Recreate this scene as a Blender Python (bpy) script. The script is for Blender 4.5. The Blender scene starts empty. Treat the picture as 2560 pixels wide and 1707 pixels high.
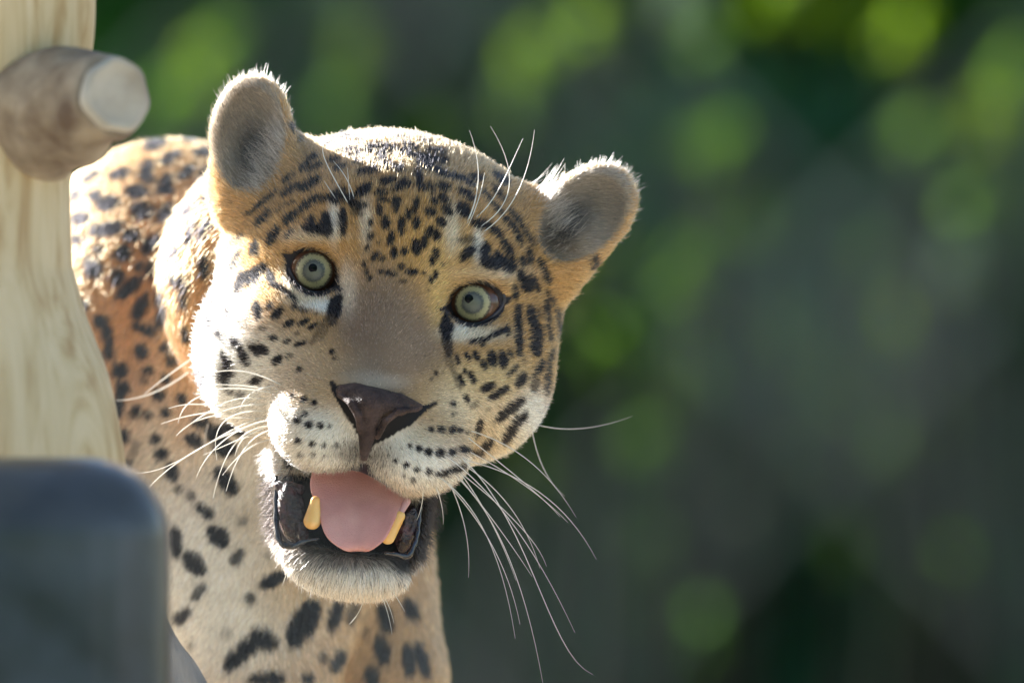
import bpy, math, random
import numpy as np
from mathutils import Vector

random.seed(7); rng = np.random.default_rng(7)
C = bpy.context.scene.collection
S = 0.000275            # one modelling unit: 0.275 mm
FD = 5.0                # distance from the lens to the face
H = 3.0                 # lens height above the enclosure floor

# ------------------------------------------------------------------ camera, world, sun
sc = bpy.context.scene
cd = bpy.data.cameras.new('camera'); cam = bpy.data.objects.new('camera', cd); C.objects.link(cam)
cam.location = (0, -FD, H); cam.rotation_euler = (math.radians(90), 0, 0)
cd.sensor_width = 36; cd.lens = 36 * FD / (2560 * S); cd.clip_start = 0.05; cd.clip_end = 500
cd.dof.use_dof = True; cd.dof.focus_distance = FD - 0.01; cd.dof.aperture_fstop = cd.lens / 68.0
sc.camera = cam

SUN = Vector((-0.69, 0.58, 0.475)).normalized()      # towards the sun: high on the left, behind the animal
w = bpy.data.worlds.new('World'); sc.world = w; w.use_nodes = True
nt = w.node_tree; nt.nodes.clear()
sky = nt.nodes.new('ShaderNodeTexSky'); sky.sky_type = 'NISHITA'; sky.sun_disc = False
sky.sun_elevation = math.asin(SUN.z); sky.sun_rotation = math.atan2(SUN.x, SUN.y)
sky.air_density = 1.0; sky.dust_density = 1.2; sky.ozone_density = 1.0
bgn = nt.nodes.new('ShaderNodeBackground'); bgn.inputs[1].default_value = 0.058
wo = nt.nodes.new('ShaderNodeOutputWorld')
nt.links.new(sky.outputs[0], bgn.inputs[0]); nt.links.new(bgn.outputs[0], wo.inputs[0])
sl = bpy.data.lights.new('sun', 'SUN'); sl.energy = 5.0; sl.angle = math.radians(0.5); sl.color = (1.0, 0.98, 0.95)
so = bpy.data.objects.new('sun', sl); C.objects.link(so); so.location = (-3, 2, 8)
so.rotation_euler = (-SUN).to_track_quat('-Z', 'Y').to_euler()
vs = sc.view_settings; vs.view_transform = 'Standard'; vs.look = 'None'; vs.gamma = 1; vs.use_curve_mapping = False
vs.exposure = 2.42
sc.cycles.max_bounces = 10; sc.cycles.transmission_bounces = 8; sc.cycles.transparent_max_bounces = 8
sc.cycles.diffuse_bounces = 4; sc.cycles.glossy_bounces = 4
sc.cycles.use_denoising = True
sc.cycles.sample_clamp_indirect = 6.0
sc.cycles_curves.shape = 'RIBBONS'

# ------------------------------------------------------------------ helpers
def wp(x, y, z):
    """model units (x right, y down, z away) to metres"""
    return np.stack([(x - 1280) * S, z * S, (853.5 - y) * S + H], -1)
def PP(x, y, z):
    """a point seen at (x, y) on the focus plane, moved to depth z along its line of sight"""
    k = 1 + z * S / FD
    return (1280 + (x - 1280) * k, 853.5 + (y - 853.5) * k, z)

def link(name, data, parent=None):
    o = bpy.data.objects.new(name, data); C.objects.link(o)
    if parent is not None: o.parent = parent
    return o
def empty(name, loc, label, cat, group=None):
    o = bpy.data.objects.new(name, None); C.objects.link(o); o.location = loc
    o['label'] = label; o['category'] = cat
    if group: o['group'] = group
    return o
def tag(o, label, cat, group=None, kind=None):
    o['label'] = label; o['category'] = cat
    if group: o['group'] = group
    if kind: o['kind'] = kind
    return o
def mesh_np(name, V, F, mat, parent=None, smooth=True, origin=(0, 0, 0)):
    """V (n,3) metres in world space, F (m,3|4)"""
    V = np.asarray(V, np.float32) - np.asarray(origin, np.float32); F = np.asarray(F, np.int32)
    me = bpy.data.meshes.new(name); k = F.shape[1]
    me.vertices.add(len(V)); me.vertices.foreach_set('co', V.ravel())
    me.loops.add(F.size); me.loops.foreach_set('vertex_index', F.ravel())
    me.polygons.add(len(F)); me.polygons.foreach_set('loop_start', np.arange(0, F.size, k, dtype=np.int32))
    me.update(calc_edges=True)
    me.polygons.foreach_set('use_smooth', np.full(len(F), smooth)); me.validate()
    if mat: me.materials.append(mat)
    return link(name, me, parent)
def at_base(o, parent):
    """parent keeps world coordinates: the child's own mesh is stored relative to the parent's origin"""
    o.parent = parent; return o

def tube(pts, rad, sides=8, caps=True):
    """tube along pts (n,3 metres) with radii; returns V, F (quads, caps degenerate)"""
    P = np.asarray(pts, float); n = len(P); r = np.broadcast_to(np.asarray(rad, float), (n,))
    T = np.gradient(P, axis=0); T /= np.linalg.norm(T, axis=1)[:, None] + 1e-12
    up = np.array([0.03, 0.9, 0.41]);
    A = np.cross(T, up); A /= np.linalg.norm(A, axis=1)[:, None] + 1e-12
    B = np.cross(T, A)
    th = np.linspace(0, 2 * np.pi, sides, endpoint=False)
    V = P[:, None] + r[:, None, None] * (np.cos(th)[None, :, None] * A[:, None] + np.sin(th)[None, :, None] * B[:, None])
    V = V.reshape(-1, 3); F = []
    for i in range(n - 1):
        for j in range(sides):
            a = i * sides + j; b = i * sides + (j + 1) % sides
            F.append((a, b, b + sides, a + sides))
    if caps:
        V = np.vstack([V, P[0], P[-1]]); c0, c1 = len(V) - 2, len(V) - 1
        for j in range(0, sides, 2):
            F.append((c0, (j + 2) % sides, j + 1, j)); e = (n - 1) * sides
            F.append((c1, e + j, e + j + 1, e + (j + 2) % sides))
    return V, np.array(F)
def bez(p, n=14):
    t = np.linspace(0, 1, n)[:, None]; p = [np.asarray(q, float) for q in p]
    if len(p) == 2: return p[0] * (1 - t) + p[1] * t
    if len(p) == 3: return p[0] * (1 - t)**2 + 2 * p[1] * t * (1 - t) + p[2] * t * t
    return p[0] * (1 - t)**3 + 3 * p[1] * t * (1 - t)**2 + 3 * p[2] * t * t * (1 - t) + p[3] * t**3

# ------------------------------------------------------------------ materials
def new_mat(name):
    m = bpy.data.materials.new(name); m.use_nodes = True
    n = m.node_tree; b = n.nodes['Principled BSDF']; return m, n, b
def setp(b, **k):
    for a, v in k.items():
        b.inputs[a.replace('_', ' ')].default_value = v
def noise_col(name, c1, c2, scale, rough=0.6, detail=6, stretch=(1, 1, 1), bump=0.0, bscale=None, spec=0.5, c3=None, distort=0.0):
    m, n, b = new_mat(name); L = n.links
    tc = n.nodes.new('ShaderNodeTexCoord'); mp = n.nodes.new('ShaderNodeMapping'); mp.inputs['Scale'].default_value = stretch
    L.new(tc.outputs['Object'], mp.inputs[0])
    nz = n.nodes.new('ShaderNodeTexNoise'); nz.inputs['Scale'].default_value = scale; nz.inputs['Detail'].default_value = detail
    nz.inputs['Distortion'].default_value = distort
    L.new(mp.outputs[0], nz.inputs['Vector'])
    r = n.nodes.new('ShaderNodeValToRGB'); r.color_ramp.elements[0].position = 0.32; r.color_ramp.elements[1].position = 0.68
    r.color_ramp.elements[0].color = (*c1, 1); r.color_ramp.elements[1].color = (*c2, 1)
    if c3:
        e = r.color_ramp.elements.new(0.5); e.color = (*c3, 1)
    L.new(nz.outputs['Fac'], r.inputs[0]); L.new(r.outputs[0], b.inputs['Base Color'])
    b.inputs['Roughness'].default_value = rough; b.inputs['Specular IOR Level'].default_value = spec
    if bump:
        n2 = n.nodes.new('ShaderNodeTexNoise'); n2.inputs['Scale'].default_value = bscale or scale * 4; n2.inputs['Detail'].default_value = 8
        L.new(mp.outputs[0], n2.inputs['Vector'])
        bp = n.nodes.new('ShaderNodeBump'); bp.inputs['Strength'].default_value = bump; bp.inputs['Distance'].default_value = 0.004
        L.new(n2.outputs['Fac'], bp.inputs['Height']); L.new(bp.outputs[0], b.inputs['Normal'])
    return m
def leaf_mat(name, c, trans=0.5, rough=0.6):
    m, n, b = new_mat(name); L = n.links; b.inputs['Specular IOR Level'].default_value = .12
    geo = n.nodes.new('ShaderNodeTexCoord'); nz = n.nodes.new('ShaderNodeTexNoise'); nz.inputs['Scale'].default_value = 3.0
    L.new(geo.outputs['Object'], nz.inputs['Vector'])
    r = n.nodes.new('ShaderNodeValToRGB'); r.color_ramp.elements[0].position = .3; r.color_ramp.elements[1].position = .7
    r.color_ramp.elements[0].color = (c[0]*.6, c[1]*.7, c[2]*.9, 1); r.color_ramp.elements[1].color = (c[0]*1.3, c[1]*1.2, c[2], 1)
    L.new(nz.outputs['Fac'], r.inputs[0]); L.new(r.outputs[0], b.inputs['Base Color']); b.inputs['Roughness'].default_value = rough
    tr = n.nodes.new('ShaderNodeBsdfTranslucent'); hs = n.nodes.new('ShaderNodeMixRGB'); hs.blend_type = 'MULTIPLY'; hs.inputs[0].default_value = 1
    hs.inputs[2].default_value = (1.5, 1.6, 0.5, 1); L.new(r.outputs[0], hs.inputs[1]); L.new(hs.outputs[0], tr.inputs[0])
    mx = n.nodes.new('ShaderNodeMixShader'); mx.inputs[0].default_value = trans
    L.new(b.outputs[0], mx.inputs[1]); L.new(tr.outputs[0], mx.inputs[2]); L.new(mx.outputs[0], n.nodes['Material Output'].inputs[0])
    return m

# fur: colour comes from the coat pattern stored on each hair
fur_m = bpy.data.materials.new('fur'); fur_m.use_nodes = True
n = fur_m.node_tree; n.nodes.clear(); out = n.nodes.new('ShaderNodeOutputMaterial')
at = n.nodes.new('ShaderNodeAttribute'); at.attribute_name = 'coat'
hp = n.nodes.new('ShaderNodeBsdfHairPrincipled'); hp.parametrization = 'COLOR'
hp.inputs['Roughness'].default_value = 0.42; hp.inputs['Radial Roughness'].default_value = 0.7
hp.inputs['Random Roughness'].default_value = 0.2
df = n.nodes.new('ShaderNodeBsdfDiffuse'); n.links.new(at.outputs['Color'], df.inputs[0])
mxs = n.nodes.new('ShaderNodeMixShader'); mxs.inputs[0].default_value = 0.3
n.links.new(at.outputs['Color'], hp.inputs['Color'])
n.links.new(hp.outputs[0], mxs.inputs[1]); n.links.new(df.outputs[0], mxs.inputs[2]); n.links.new(mxs.outputs[0], out.inputs[0])

skin_m, n, b = new_mat('skin')
at = n.nodes.new('ShaderNodeAttribute'); at.attribute_name = 'coat'; n.links.new(at.outputs['Color'], b.inputs['Base Color'])
at2 = n.nodes.new('ShaderNodeAttribute'); at2.attribute_name = 'wet'
mr = n.nodes.new('ShaderNodeMapRange'); mr.inputs['To Min'].default_value = 0.9; mr.inputs['To Max'].default_value = 0.22
n.links.new(at2.outputs['Fac'], mr.inputs['Value']); n.links.new(mr.outputs[0], b.inputs['Roughness'])
mr2 = n.nodes.new('ShaderNodeMapRange'); mr2.inputs['To Min'].default_value = 0.1; mr2.inputs['To Max'].default_value = 0.6
n.links.new(at2.outputs['Fac'], mr2.inputs['Value']); n.links.new(mr2.outputs[0], b.inputs['Specular IOR Level'])
nz = n.nodes.new('ShaderNodeTexNoise'); nz.inputs['Scale'].default_value = 260; bp = n.nodes.new('ShaderNodeBump'); bp.inputs['Strength'].default_value = .35; bp.inputs['Distance'].default_value = .001
tc = n.nodes.new('ShaderNodeTexCoord'); n.links.new(tc.outputs['Object'], nz.inputs['Vector']); n.links.new(nz.outputs['Fac'], bp.inputs['Height']); n.links.new(bp.outputs[0], b.inputs['Normal'])

nose_m = noise_col('nose_leather', (.038, .025, .023), (.115, .075, .066), 90, rough=.5, bump=.8, bscale=650, spec=.15)
tongue_m = noise_col('tongue', (.58, .26, .24), (.76, .40, .36), 26, rough=.27, bump=.5, bscale=1100)
tb = tongue_m.node_tree.nodes['Principled BSDF']; setp(tb, Subsurface_Weight=.25, Subsurface_Scale=.006); tb.inputs['Subsurface Radius'].default_value = (1, .35, .25)
tooth_m = noise_col('tooth', (.74, .36, .08), (.84, .56, .22), 40, rough=.25)
tb = tooth_m.node_tree.nodes['Principled BSDF']; setp(tb, Subsurface_Weight=.25, Subsurface_Scale=.004)
lip_m, n, b = new_mat('wet_lip'); setp(b, Base_Color=(.012, .012, .018, 1), Roughness=.24); b.inputs['Specular IOR Level'].default_value = .8
lid_m, n, b = new_mat('eyelid_skin'); setp(b, Base_Color=(.03, .021, .022, 1), Roughness=.42)
gumpink_m, n, b = new_mat('pink_gum'); setp(b, Base_Color=(.5, .28, .28, 1), Roughness=.25)
whisk_m = bpy.data.materials.new('whisker'); whisk_m.use_nodes = True
n = whisk_m.node_tree; b = n.nodes['Principled BSDF']; setp(b, Base_Color=(.85, .82, .76, 1), Roughness=.35)
tr = n.nodes.new('ShaderNodeBsdfTranslucent'); tr.inputs[0].default_value = (.85, .82, .76, 1); mx = n.nodes.new('ShaderNodeMixShader'); mx.inputs[0].default_value = .4
n.links.new(b.outputs[0], mx.inputs[1]); n.links.new(tr.outputs[0], mx.inputs[2]); n.links.new(mx.outputs[0], n.nodes['Material Output'].inputs[0])
ball_m = noise_col('eye_white', (.05, .022, .013), (.12, .055, .033), 60, rough=.12)
# iris: radial bands round the pupil, wet outer layer
iris_m, n, b = new_mat('iris'); L = n.links
tc = n.nodes.new('ShaderNodeTexCoord'); sp = n.nodes.new('ShaderNodeSeparateXYZ'); L.new(tc.outputs['Object'], sp.inputs[0])
cx = n.nodes.new('ShaderNodeCombineXYZ'); L.new(sp.outputs['X'], cx.inputs['X']); L.new(sp.outputs['Z'], cx.inputs['Y'])
ln = n.nodes.new('ShaderNodeVectorMath'); ln.operation = 'LENGTH'; L.new(cx.outputs[0], ln.inputs[0])
at3 = n.nodes.new('ShaderNodeMath'); at3.operation = 'ARCTAN2'; L.new(sp.outputs['X'], at3.inputs[0]); L.new(sp.outputs['Z'], at3.inputs[1])
am = n.nodes.new('ShaderNodeMath'); am.operation = 'SINE'; L.new(at3.outputs[0], am.inputs[0])
ac = n.nodes.new('ShaderNodeMath'); ac.operation = 'COSINE'; L.new(at3.outputs[0], ac.inputs[0])
rr = n.nodes.new('ShaderNodeMath'); rr.operation = 'MULTIPLY'; rr.inputs[1].default_value = 60; L.new(ln.outputs['Value'], rr.inputs[0])
cv = n.nodes.new('ShaderNodeCombineXYZ'); L.new(am.outputs[0], cv.inputs[0]); L.new(ac.outputs[0], cv.inputs[1]); L.new(rr.outputs[0], cv.inputs[2])
fz = n.nodes.new('ShaderNodeTexNoise'); fz.inputs['Scale'].default_value = 12; fz.inputs['Detail'].default_value = 6; L.new(cv.outputs[0], fz.inputs['Vector'])
fo = n.nodes.new('ShaderNodeMath'); fo.operation = 'MULTIPLY_ADD'; fo.inputs[1].default_value = .0055; L.new(fz.outputs['Fac'], fo.inputs[0]); L.new(ln.outputs['Value'], fo.inputs[2])
sc_ = n.nodes.new('ShaderNodeMath'); sc_.operation = 'MULTIPLY'; sc_.inputs[1].default_value = 1 / (48 * S + .002); L.new(fo.outputs[0], sc_.inputs[0])
cr = n.nodes.new('ShaderNodeValToRGB'); e = cr.color_ramp.elements
e[0].position = 0; e[0].color = (.09, .09, .07, 1); e[1].position = 1; e[1].color = (.06, .045, .03, 1)
for p, c in ((.30, (.12, .12, .085)), (.52, (.095, .10, .08)), (.64, (.04, .045, .045)), (.74, (.24, .225, .12)), (.90, (.34, .31, .17)), (.95, (.14, .12, .08))):
    q = cr.color_ramp.elements.new(p); q.color = (*c, 1)
L.new(sc_.outputs[0], cr.inputs[0]); L.new(cr.outputs[0], b.inputs['Base Color'])
setp(b, Roughness=.5, Coat_Weight=.22, Coat_Roughness=.03); b.inputs['Specular IOR Level'].default_value = .3
pupil_m, n, b = new_mat('pupil'); setp(b, Base_Color=(.003, .003, .006, 1), Roughness=.06); b.inputs['Specular IOR Level'].default_value = .12

# ------------------------------------------------------------------ signed distance modelling
OX, OY = 982.0, 717.0; CA, SA = 0.980, 0.199          # head axes: rolled clockwise by 11.5 degrees
def h2g(u, v, w_): return (OX + CA * u - SA * v, OY + SA * u + CA * v, -w_)
ROLL = math.radians(11.5)

class Field:
    def __init__(s, xs, ys, zs):
        s.xs, s.ys, s.zs = [np.asarray(a, np.float32) for a in (xs, ys, zs)]
        s.d = np.full((len(xs), len(ys), len(zs)), 400.0, np.float32)
    def sl(s, lo, hi):
        r = []
        for a, l, h in zip((s.xs, s.ys, s.zs), lo, hi):
            i = max(0, np.searchsorted(a, l) - 1); j = min(len(a), np.searchsorted(a, h) + 1); r.append(slice(i, j))
        return tuple(r)
    def apply(s, f, lo, hi, k, mode):
        q = s.sl(lo, hi); X = s.xs[q[0]][:, None, None]; Y = s.ys[q[1]][None, :, None]; Z = s.zs[q[2]][None, None, :]
        a = s.d[q]; 
        if a.size == 0: return
        b = f(X, Y, Z).astype(np.float32)
        if mode == 'sub': b = -b; h = np.clip(.5 + .5 * (a - b) / k, 0, 1); r = b * (1 - h) + a * h + k * h * (1 - h)
        else: h = np.clip(.5 + .5 * (a - b) / k, 0, 1); r = a * (1 - h) + b * h - k * h * (1 - h)
        s.d[q] = r
    def ell(s, c, r, k=30, mode='add', ang=0.0, axis='z', tilt=0.0):
        """ellipsoid; ang rolls it in the picture plane, tilt pitches it about the x axis"""
        r = np.array(r, float); R = r.max() + k * 1.5 + 10
        ca, sa, ct, st = math.cos(ang), math.sin(ang), math.cos(tilt), math.sin(tilt)
        def f(X, Y, Z):
            dx, dy, dz = X - c[0], Y - c[1], Z - c[2]
            x = ca * dx + sa * dy; y = -sa * dx + ca * dy
            y, z = ct * y + st * dz, -st * y + ct * dz
            k0 = np.sqrt((x / r[0])**2 + (y / r[1])**2 + (z / r[2])**2)
            k1 = np.sqrt((x / r[0]**2)**2 + (y / r[1]**2)**2 + (z / r[2]**2)**2) + 1e-9
            return k0 * (k0 - 1) / k1
        s.apply(f, [c[i] - R for i in range(3)], [c[i] + R for i in range(3)], k, mode)
    def cone(s, a, ra, b, rb, k=30, mode='add', flat=None):
        a = np.array(a, float); b = np.array(b, float); R = max(ra, rb) + k * 1.5 + 10; ab = b - a; L2 = (ab**2).sum()
        def f(X, Y, Z):
            t = np.clip(((X - a[0]) * ab[0] + (Y - a[1]) * ab[1] + (Z - a[2]) * ab[2]) / L2, 0, 1)
            return np.sqrt((X - a[0] - t * ab[0])**2 + (Y - a[1] - t * ab[1])**2 + (Z - a[2] - t * ab[2])**2) - (ra + (rb - ra) * t)
        s.apply(f, np.minimum(a, b) - R, np.maximum(a, b) + R, k, mode)
    def mesh(s):
        d = s.d; ins = d < 0; nx, ny, nz = d.shape
        c = np.zeros((nx - 1, ny - 1, nz - 1), np.uint8)
        for i in (0, 1):
            for j in (0, 1):
                for k in (0, 1): c += ins[i:nx - 1 + i, j:ny - 1 + j, k:nz - 1 + k]
        I, J, K = np.nonzero((c > 0) & (c < 8)); n = len(I)
        ax = (s.xs, s.ys, s.zs); acc = np.zeros((n, 3)); cnt = np.zeros(n)
        for e in range(3):
            for p in (0, 1):
                for q in (0, 1):
                    o = [0, 0, 0]; o[(e + 1) % 3] = p; o[(e + 2) % 3] = q
                    i0 = (I + o[0], J + o[1], K + o[2]); o[e] = 1; i1 = (I + o[0], J + o[1], K + o[2])
                    a, b = d[i0], d[i1]; m = (a < 0) != (b < 0); t = np.where(m, a / np.where(m, a - b, 1), 0)
                    pt = np.stack([ax[r][i0[r]] + t * (ax[r][i1[r]] - ax[r][i0[r]]) for r in range(3)], -1)
                    acc[m] += pt[m]; cnt[m] += 1
        V = acc / cnt[:, None]
        idx = np.full((nx - 1, ny - 1, nz - 1), -1, np.int32); idx[I, J, K] = np.arange(n); Fs = []
        for e in range(3):
            sl0 = [slice(None)] * 3; sl1 = [slice(None)] * 3; sl0[e] = slice(0, -1); sl1[e] = slice(1, None)
            A = ins[tuple(sl0)]; B = ins[tuple(sl1)]; ch = np.nonzero(A != B); ch = np.stack(ch, -1)
            f1, f2 = (e + 1) % 3, (e + 2) % 3
            ok = (ch[:, f1] > 0) & (ch[:, f2] > 0) & (ch[:, f1] < idx.shape[f1]) & (ch[:, f2] < idx.shape[f2]); ch = ch[ok]
            def g(a, b):
                t = ch.copy(); t[:, f1] -= a; t[:, f2] -= b; return idx[t[:, 0], t[:, 1], t[:, 2]]
            q = np.stack([g(1, 1), g(0, 1), g(0, 0), g(1, 0)], -1)
            fl = A[ch[:, 0], ch[:, 1], ch[:, 2]]; q[~fl] = q[~fl][:, ::-1]; Fs.append(q)
        F = np.vstack(Fs); F = F[(F >= 0).all(1)]
        return V, F
def rng_axis(*segs):
    out = []
    for a, b, st in segs: out += list(np.arange(a, b, st))
    out.append(segs[-1][1]); return np.array(out)

X_ = rng_axis((-420, 430, 26), (430, 1620, 6), (1620, 1700, 20))
Y_ = rng_axis((60, 170, 15), (170, 1530, 6), (1530, 2960, 30))
Z_ = rng_axis((-290, 420, 6), (420, 900, 16), (900, 4300, 50))
fl = Field(X_, Y_, Z_)
# body first (large, far), then the head
def B(x, y, z): return PP(x, y, z)
fl.cone(B(560, 820, 1250), 400, B(250, 850, 3300), 400, 80)          # trunk going away to the left
fl.ell(B(660, 700, 900), (250, 345, 300), 60)                        # near shoulder and nape
fl.ell(B(440, 790, 1480), (450, 478, 600), 50)                        # far shoulder hump
fl.ell(B(660, 700, 640), (270, 300, 260), 40)                        # neck ruff
fl.cone(h2g(0, 60, -430), 300, B(680, 900, 900), 300, 70)            # neck
fl.ell(B(430, 960, 1180), (430, 400, 340), 110)
fl.ell(B(540, 1290, 1060), (460, 460, 320), 140)                        # chest
fl.cone(B(690, 1130, 850), 240, B(640, 1450, 890), 250, 120)
fl.cone(B(640, 1400, 880), 250, B(640, 1900, 760), 200, 120)          # near foreleg
fl.cone(B(640, 1900, 760), 200, B(650, 2700, 740), 120, 50)
fl.ell(B(640, 2800, 640), (170, 90, 220), 40)
fl.cone(B(880, 1250, 1150), 205, B(945, 1700, 1150), 178, 60)        # other foreleg
fl.cone(B(945, 1700, 1150), 178, B(950, 2600, 1150), 110, 50)
fl.ell(B(950, 2690, 1080), (160, 90, 210), 40)
for hx in (120, 420):                                                # hind legs
    fl.cone(B(hx, 1100, 3350), 260, B(hx + 60, 1750, 3050), 150, 60); fl.cone(B(hx + 60, 1750, 3050), 140, B(hx, 2150, 3500), 95, 40)
    fl.cone(B(hx, 2150, 3500), 90, B(hx, 2400, 3350), 85, 30); fl.ell(B(hx, 2420, 3250), (130, 70, 190), 30)
fl.cone(B(260, 900, 3600), 110, B(200, 1500, 4100), 60, 60)          # tail root
# head
fl.ell(h2g(-10, -25, -345), (440, 372, 350), 60, ang=ROLL)
fl.ell(h2g(-262, 205, -265), (205, 225, 250), 60, ang=ROLL)
fl.ell(h2g(238, 165, -265), (205, 235, 250), 60, ang=ROLL)
fl.ell(h2g(0, 300, -220), (290, 190, 230), 60, ang=ROLL)
fl.ell(h2g(0, -150, -120), (230, 150, 110), 60, ang=ROLL)            # forehead
for s_ in (-1, 1):
    fl.ell(h2g(s_ * 175, -92, -70), (105, 45, 62), 35, ang=ROLL + s_ * .25)   # brow
    fl.ell(h2g(s_ * 225, 95, -95), (100, 45, 60), 35, ang=ROLL - s_ * .15)
fl.cone(h2g(0, -70, -125), 118, h2g(8, 250, 15), 148, 70)            # bridge of the nose
for s_ in (-1, 1):
    fl.ell(h2g(s_ * 110 + 8, 260, -20), (120, 120, 125), 75, ang=ROLL)
    fl.ell(h2g(s_ * 185, 170, -72), (160, 135, 125), 75, ang=ROLL)
fl.ell(h2g(-92, 378, 10), (142, 116, 142), 80, ang=ROLL)            # whisker pads
fl.ell(h2g(130, 386, 20), (145, 120, 142), 75, ang=ROLL)
fl.ell(h2g(10, 295, 100), (110, 66, 90), 40, ang=ROLL)
# philtrum
fl.cone(h2g(18, 400, 212), 10, h2g(18, 455, 190), 14, 16, 'sub')
# lower jaw
fl.ell(h2g(8, 600, -170), (190, 170, 120), 40, ang=ROLL)
for s_ in (-1, 1): fl.cone(h2g(-6 + s_ * 174, 450, -120), 46, h2g(16 + s_ * 150, 640, -60), 40, 22)
fl.ell(h2g(22, 708, -45), (158, 80, 100), 35, ang=ROLL)
fl.ell(h2g(12, 560, -25), (158, 118, 125), 22, 'sub', ang=ROLL)
# ears
EL = (620, 335, 235); ER = (1462, 535, 240)
AL, AR = math.radians(4), math.radians(46)
fl.ell(EL, (102, 152, 62), 22, ang=AL); fl.ell(ER, (104, 150, 62), 22, ang=AR)
fl.cone((600, 470, 260), 90, (680, 420, 300), 110, 50); fl.cone((1380, 620, 260), 92, (1320, 560, 300), 100, 50)
fl.ell((622, 342, 180), (88, 136, 62), 10, 'sub', ang=AL); fl.ell((1456, 540, 184), (91, 134, 62), 10, 'sub', ang=AR)
fl.cone((1436, 600, 275), 80, (1396, 690, 300), 58, 40); fl.cone((575, 430, 255), 44, (568, 520, 280), 42, 30)
# eye sockets
EYES = [(782, 676), (1183, 757)]; EA = (.56, -.16)
for i, (ex, ey) in enumerate(EYES):
    fl.ell((ex, ey, 20), (68, 56, 64), 12, 'sub', ang=EA[i])
def surf_z(x, y):
    i = np.searchsorted(fl.xs, x); j = np.searchsorted(fl.ys, y); col = fl.d[i, j]; k = np.argmax(col < 0)
    return float(fl.zs[k]) if col[k] < 0 else 200.0

V, F = fl.mesh()
# two rounds of light smoothing
def smooth(V, F, it=2):
    for _ in range(it):
        acc = np.zeros_like(V); cnt = np.zeros(len(V))
        for a, b in ((0, 1), (1, 2), (2, 3), (3, 0)):
            for p, q in ((a, b), (b, a)):
                for ax in range(3): acc[:, ax] += np.bincount(F[:, p], V[F[:, q], ax], len(V))
                cnt += np.bincount(F[:, p], minlength=len(V))
        V = .5 * V + .5 * acc / np.maximum(cnt, 1)[:, None]
    return V
V = smooth(V, F, 2)
def normals(V, F):
    n = np.cross(V[F[:, 2]] - V[F[:, 0]], V[F[:, 3]] - V[F[:, 1]]); N = np.zeros_like(V)
    for c in range(4):
        for ax in range(3): N[:, ax] += np.bincount(F[:, c], n[:, ax], len(V))
    return N / (np.linalg.norm(N, axis=1)[:, None] + 1e-9)
N = normals(V, F)
ctr = V[F].mean(1)
eps_out = ((N[F[:, 0]] * 0).sum())
# orientation check: normals must point out of the solid
i_ = np.argmin(V[:, 2]); 
if N[i_, 2] > 0: F = F[:, ::-1]; N = -N

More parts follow.
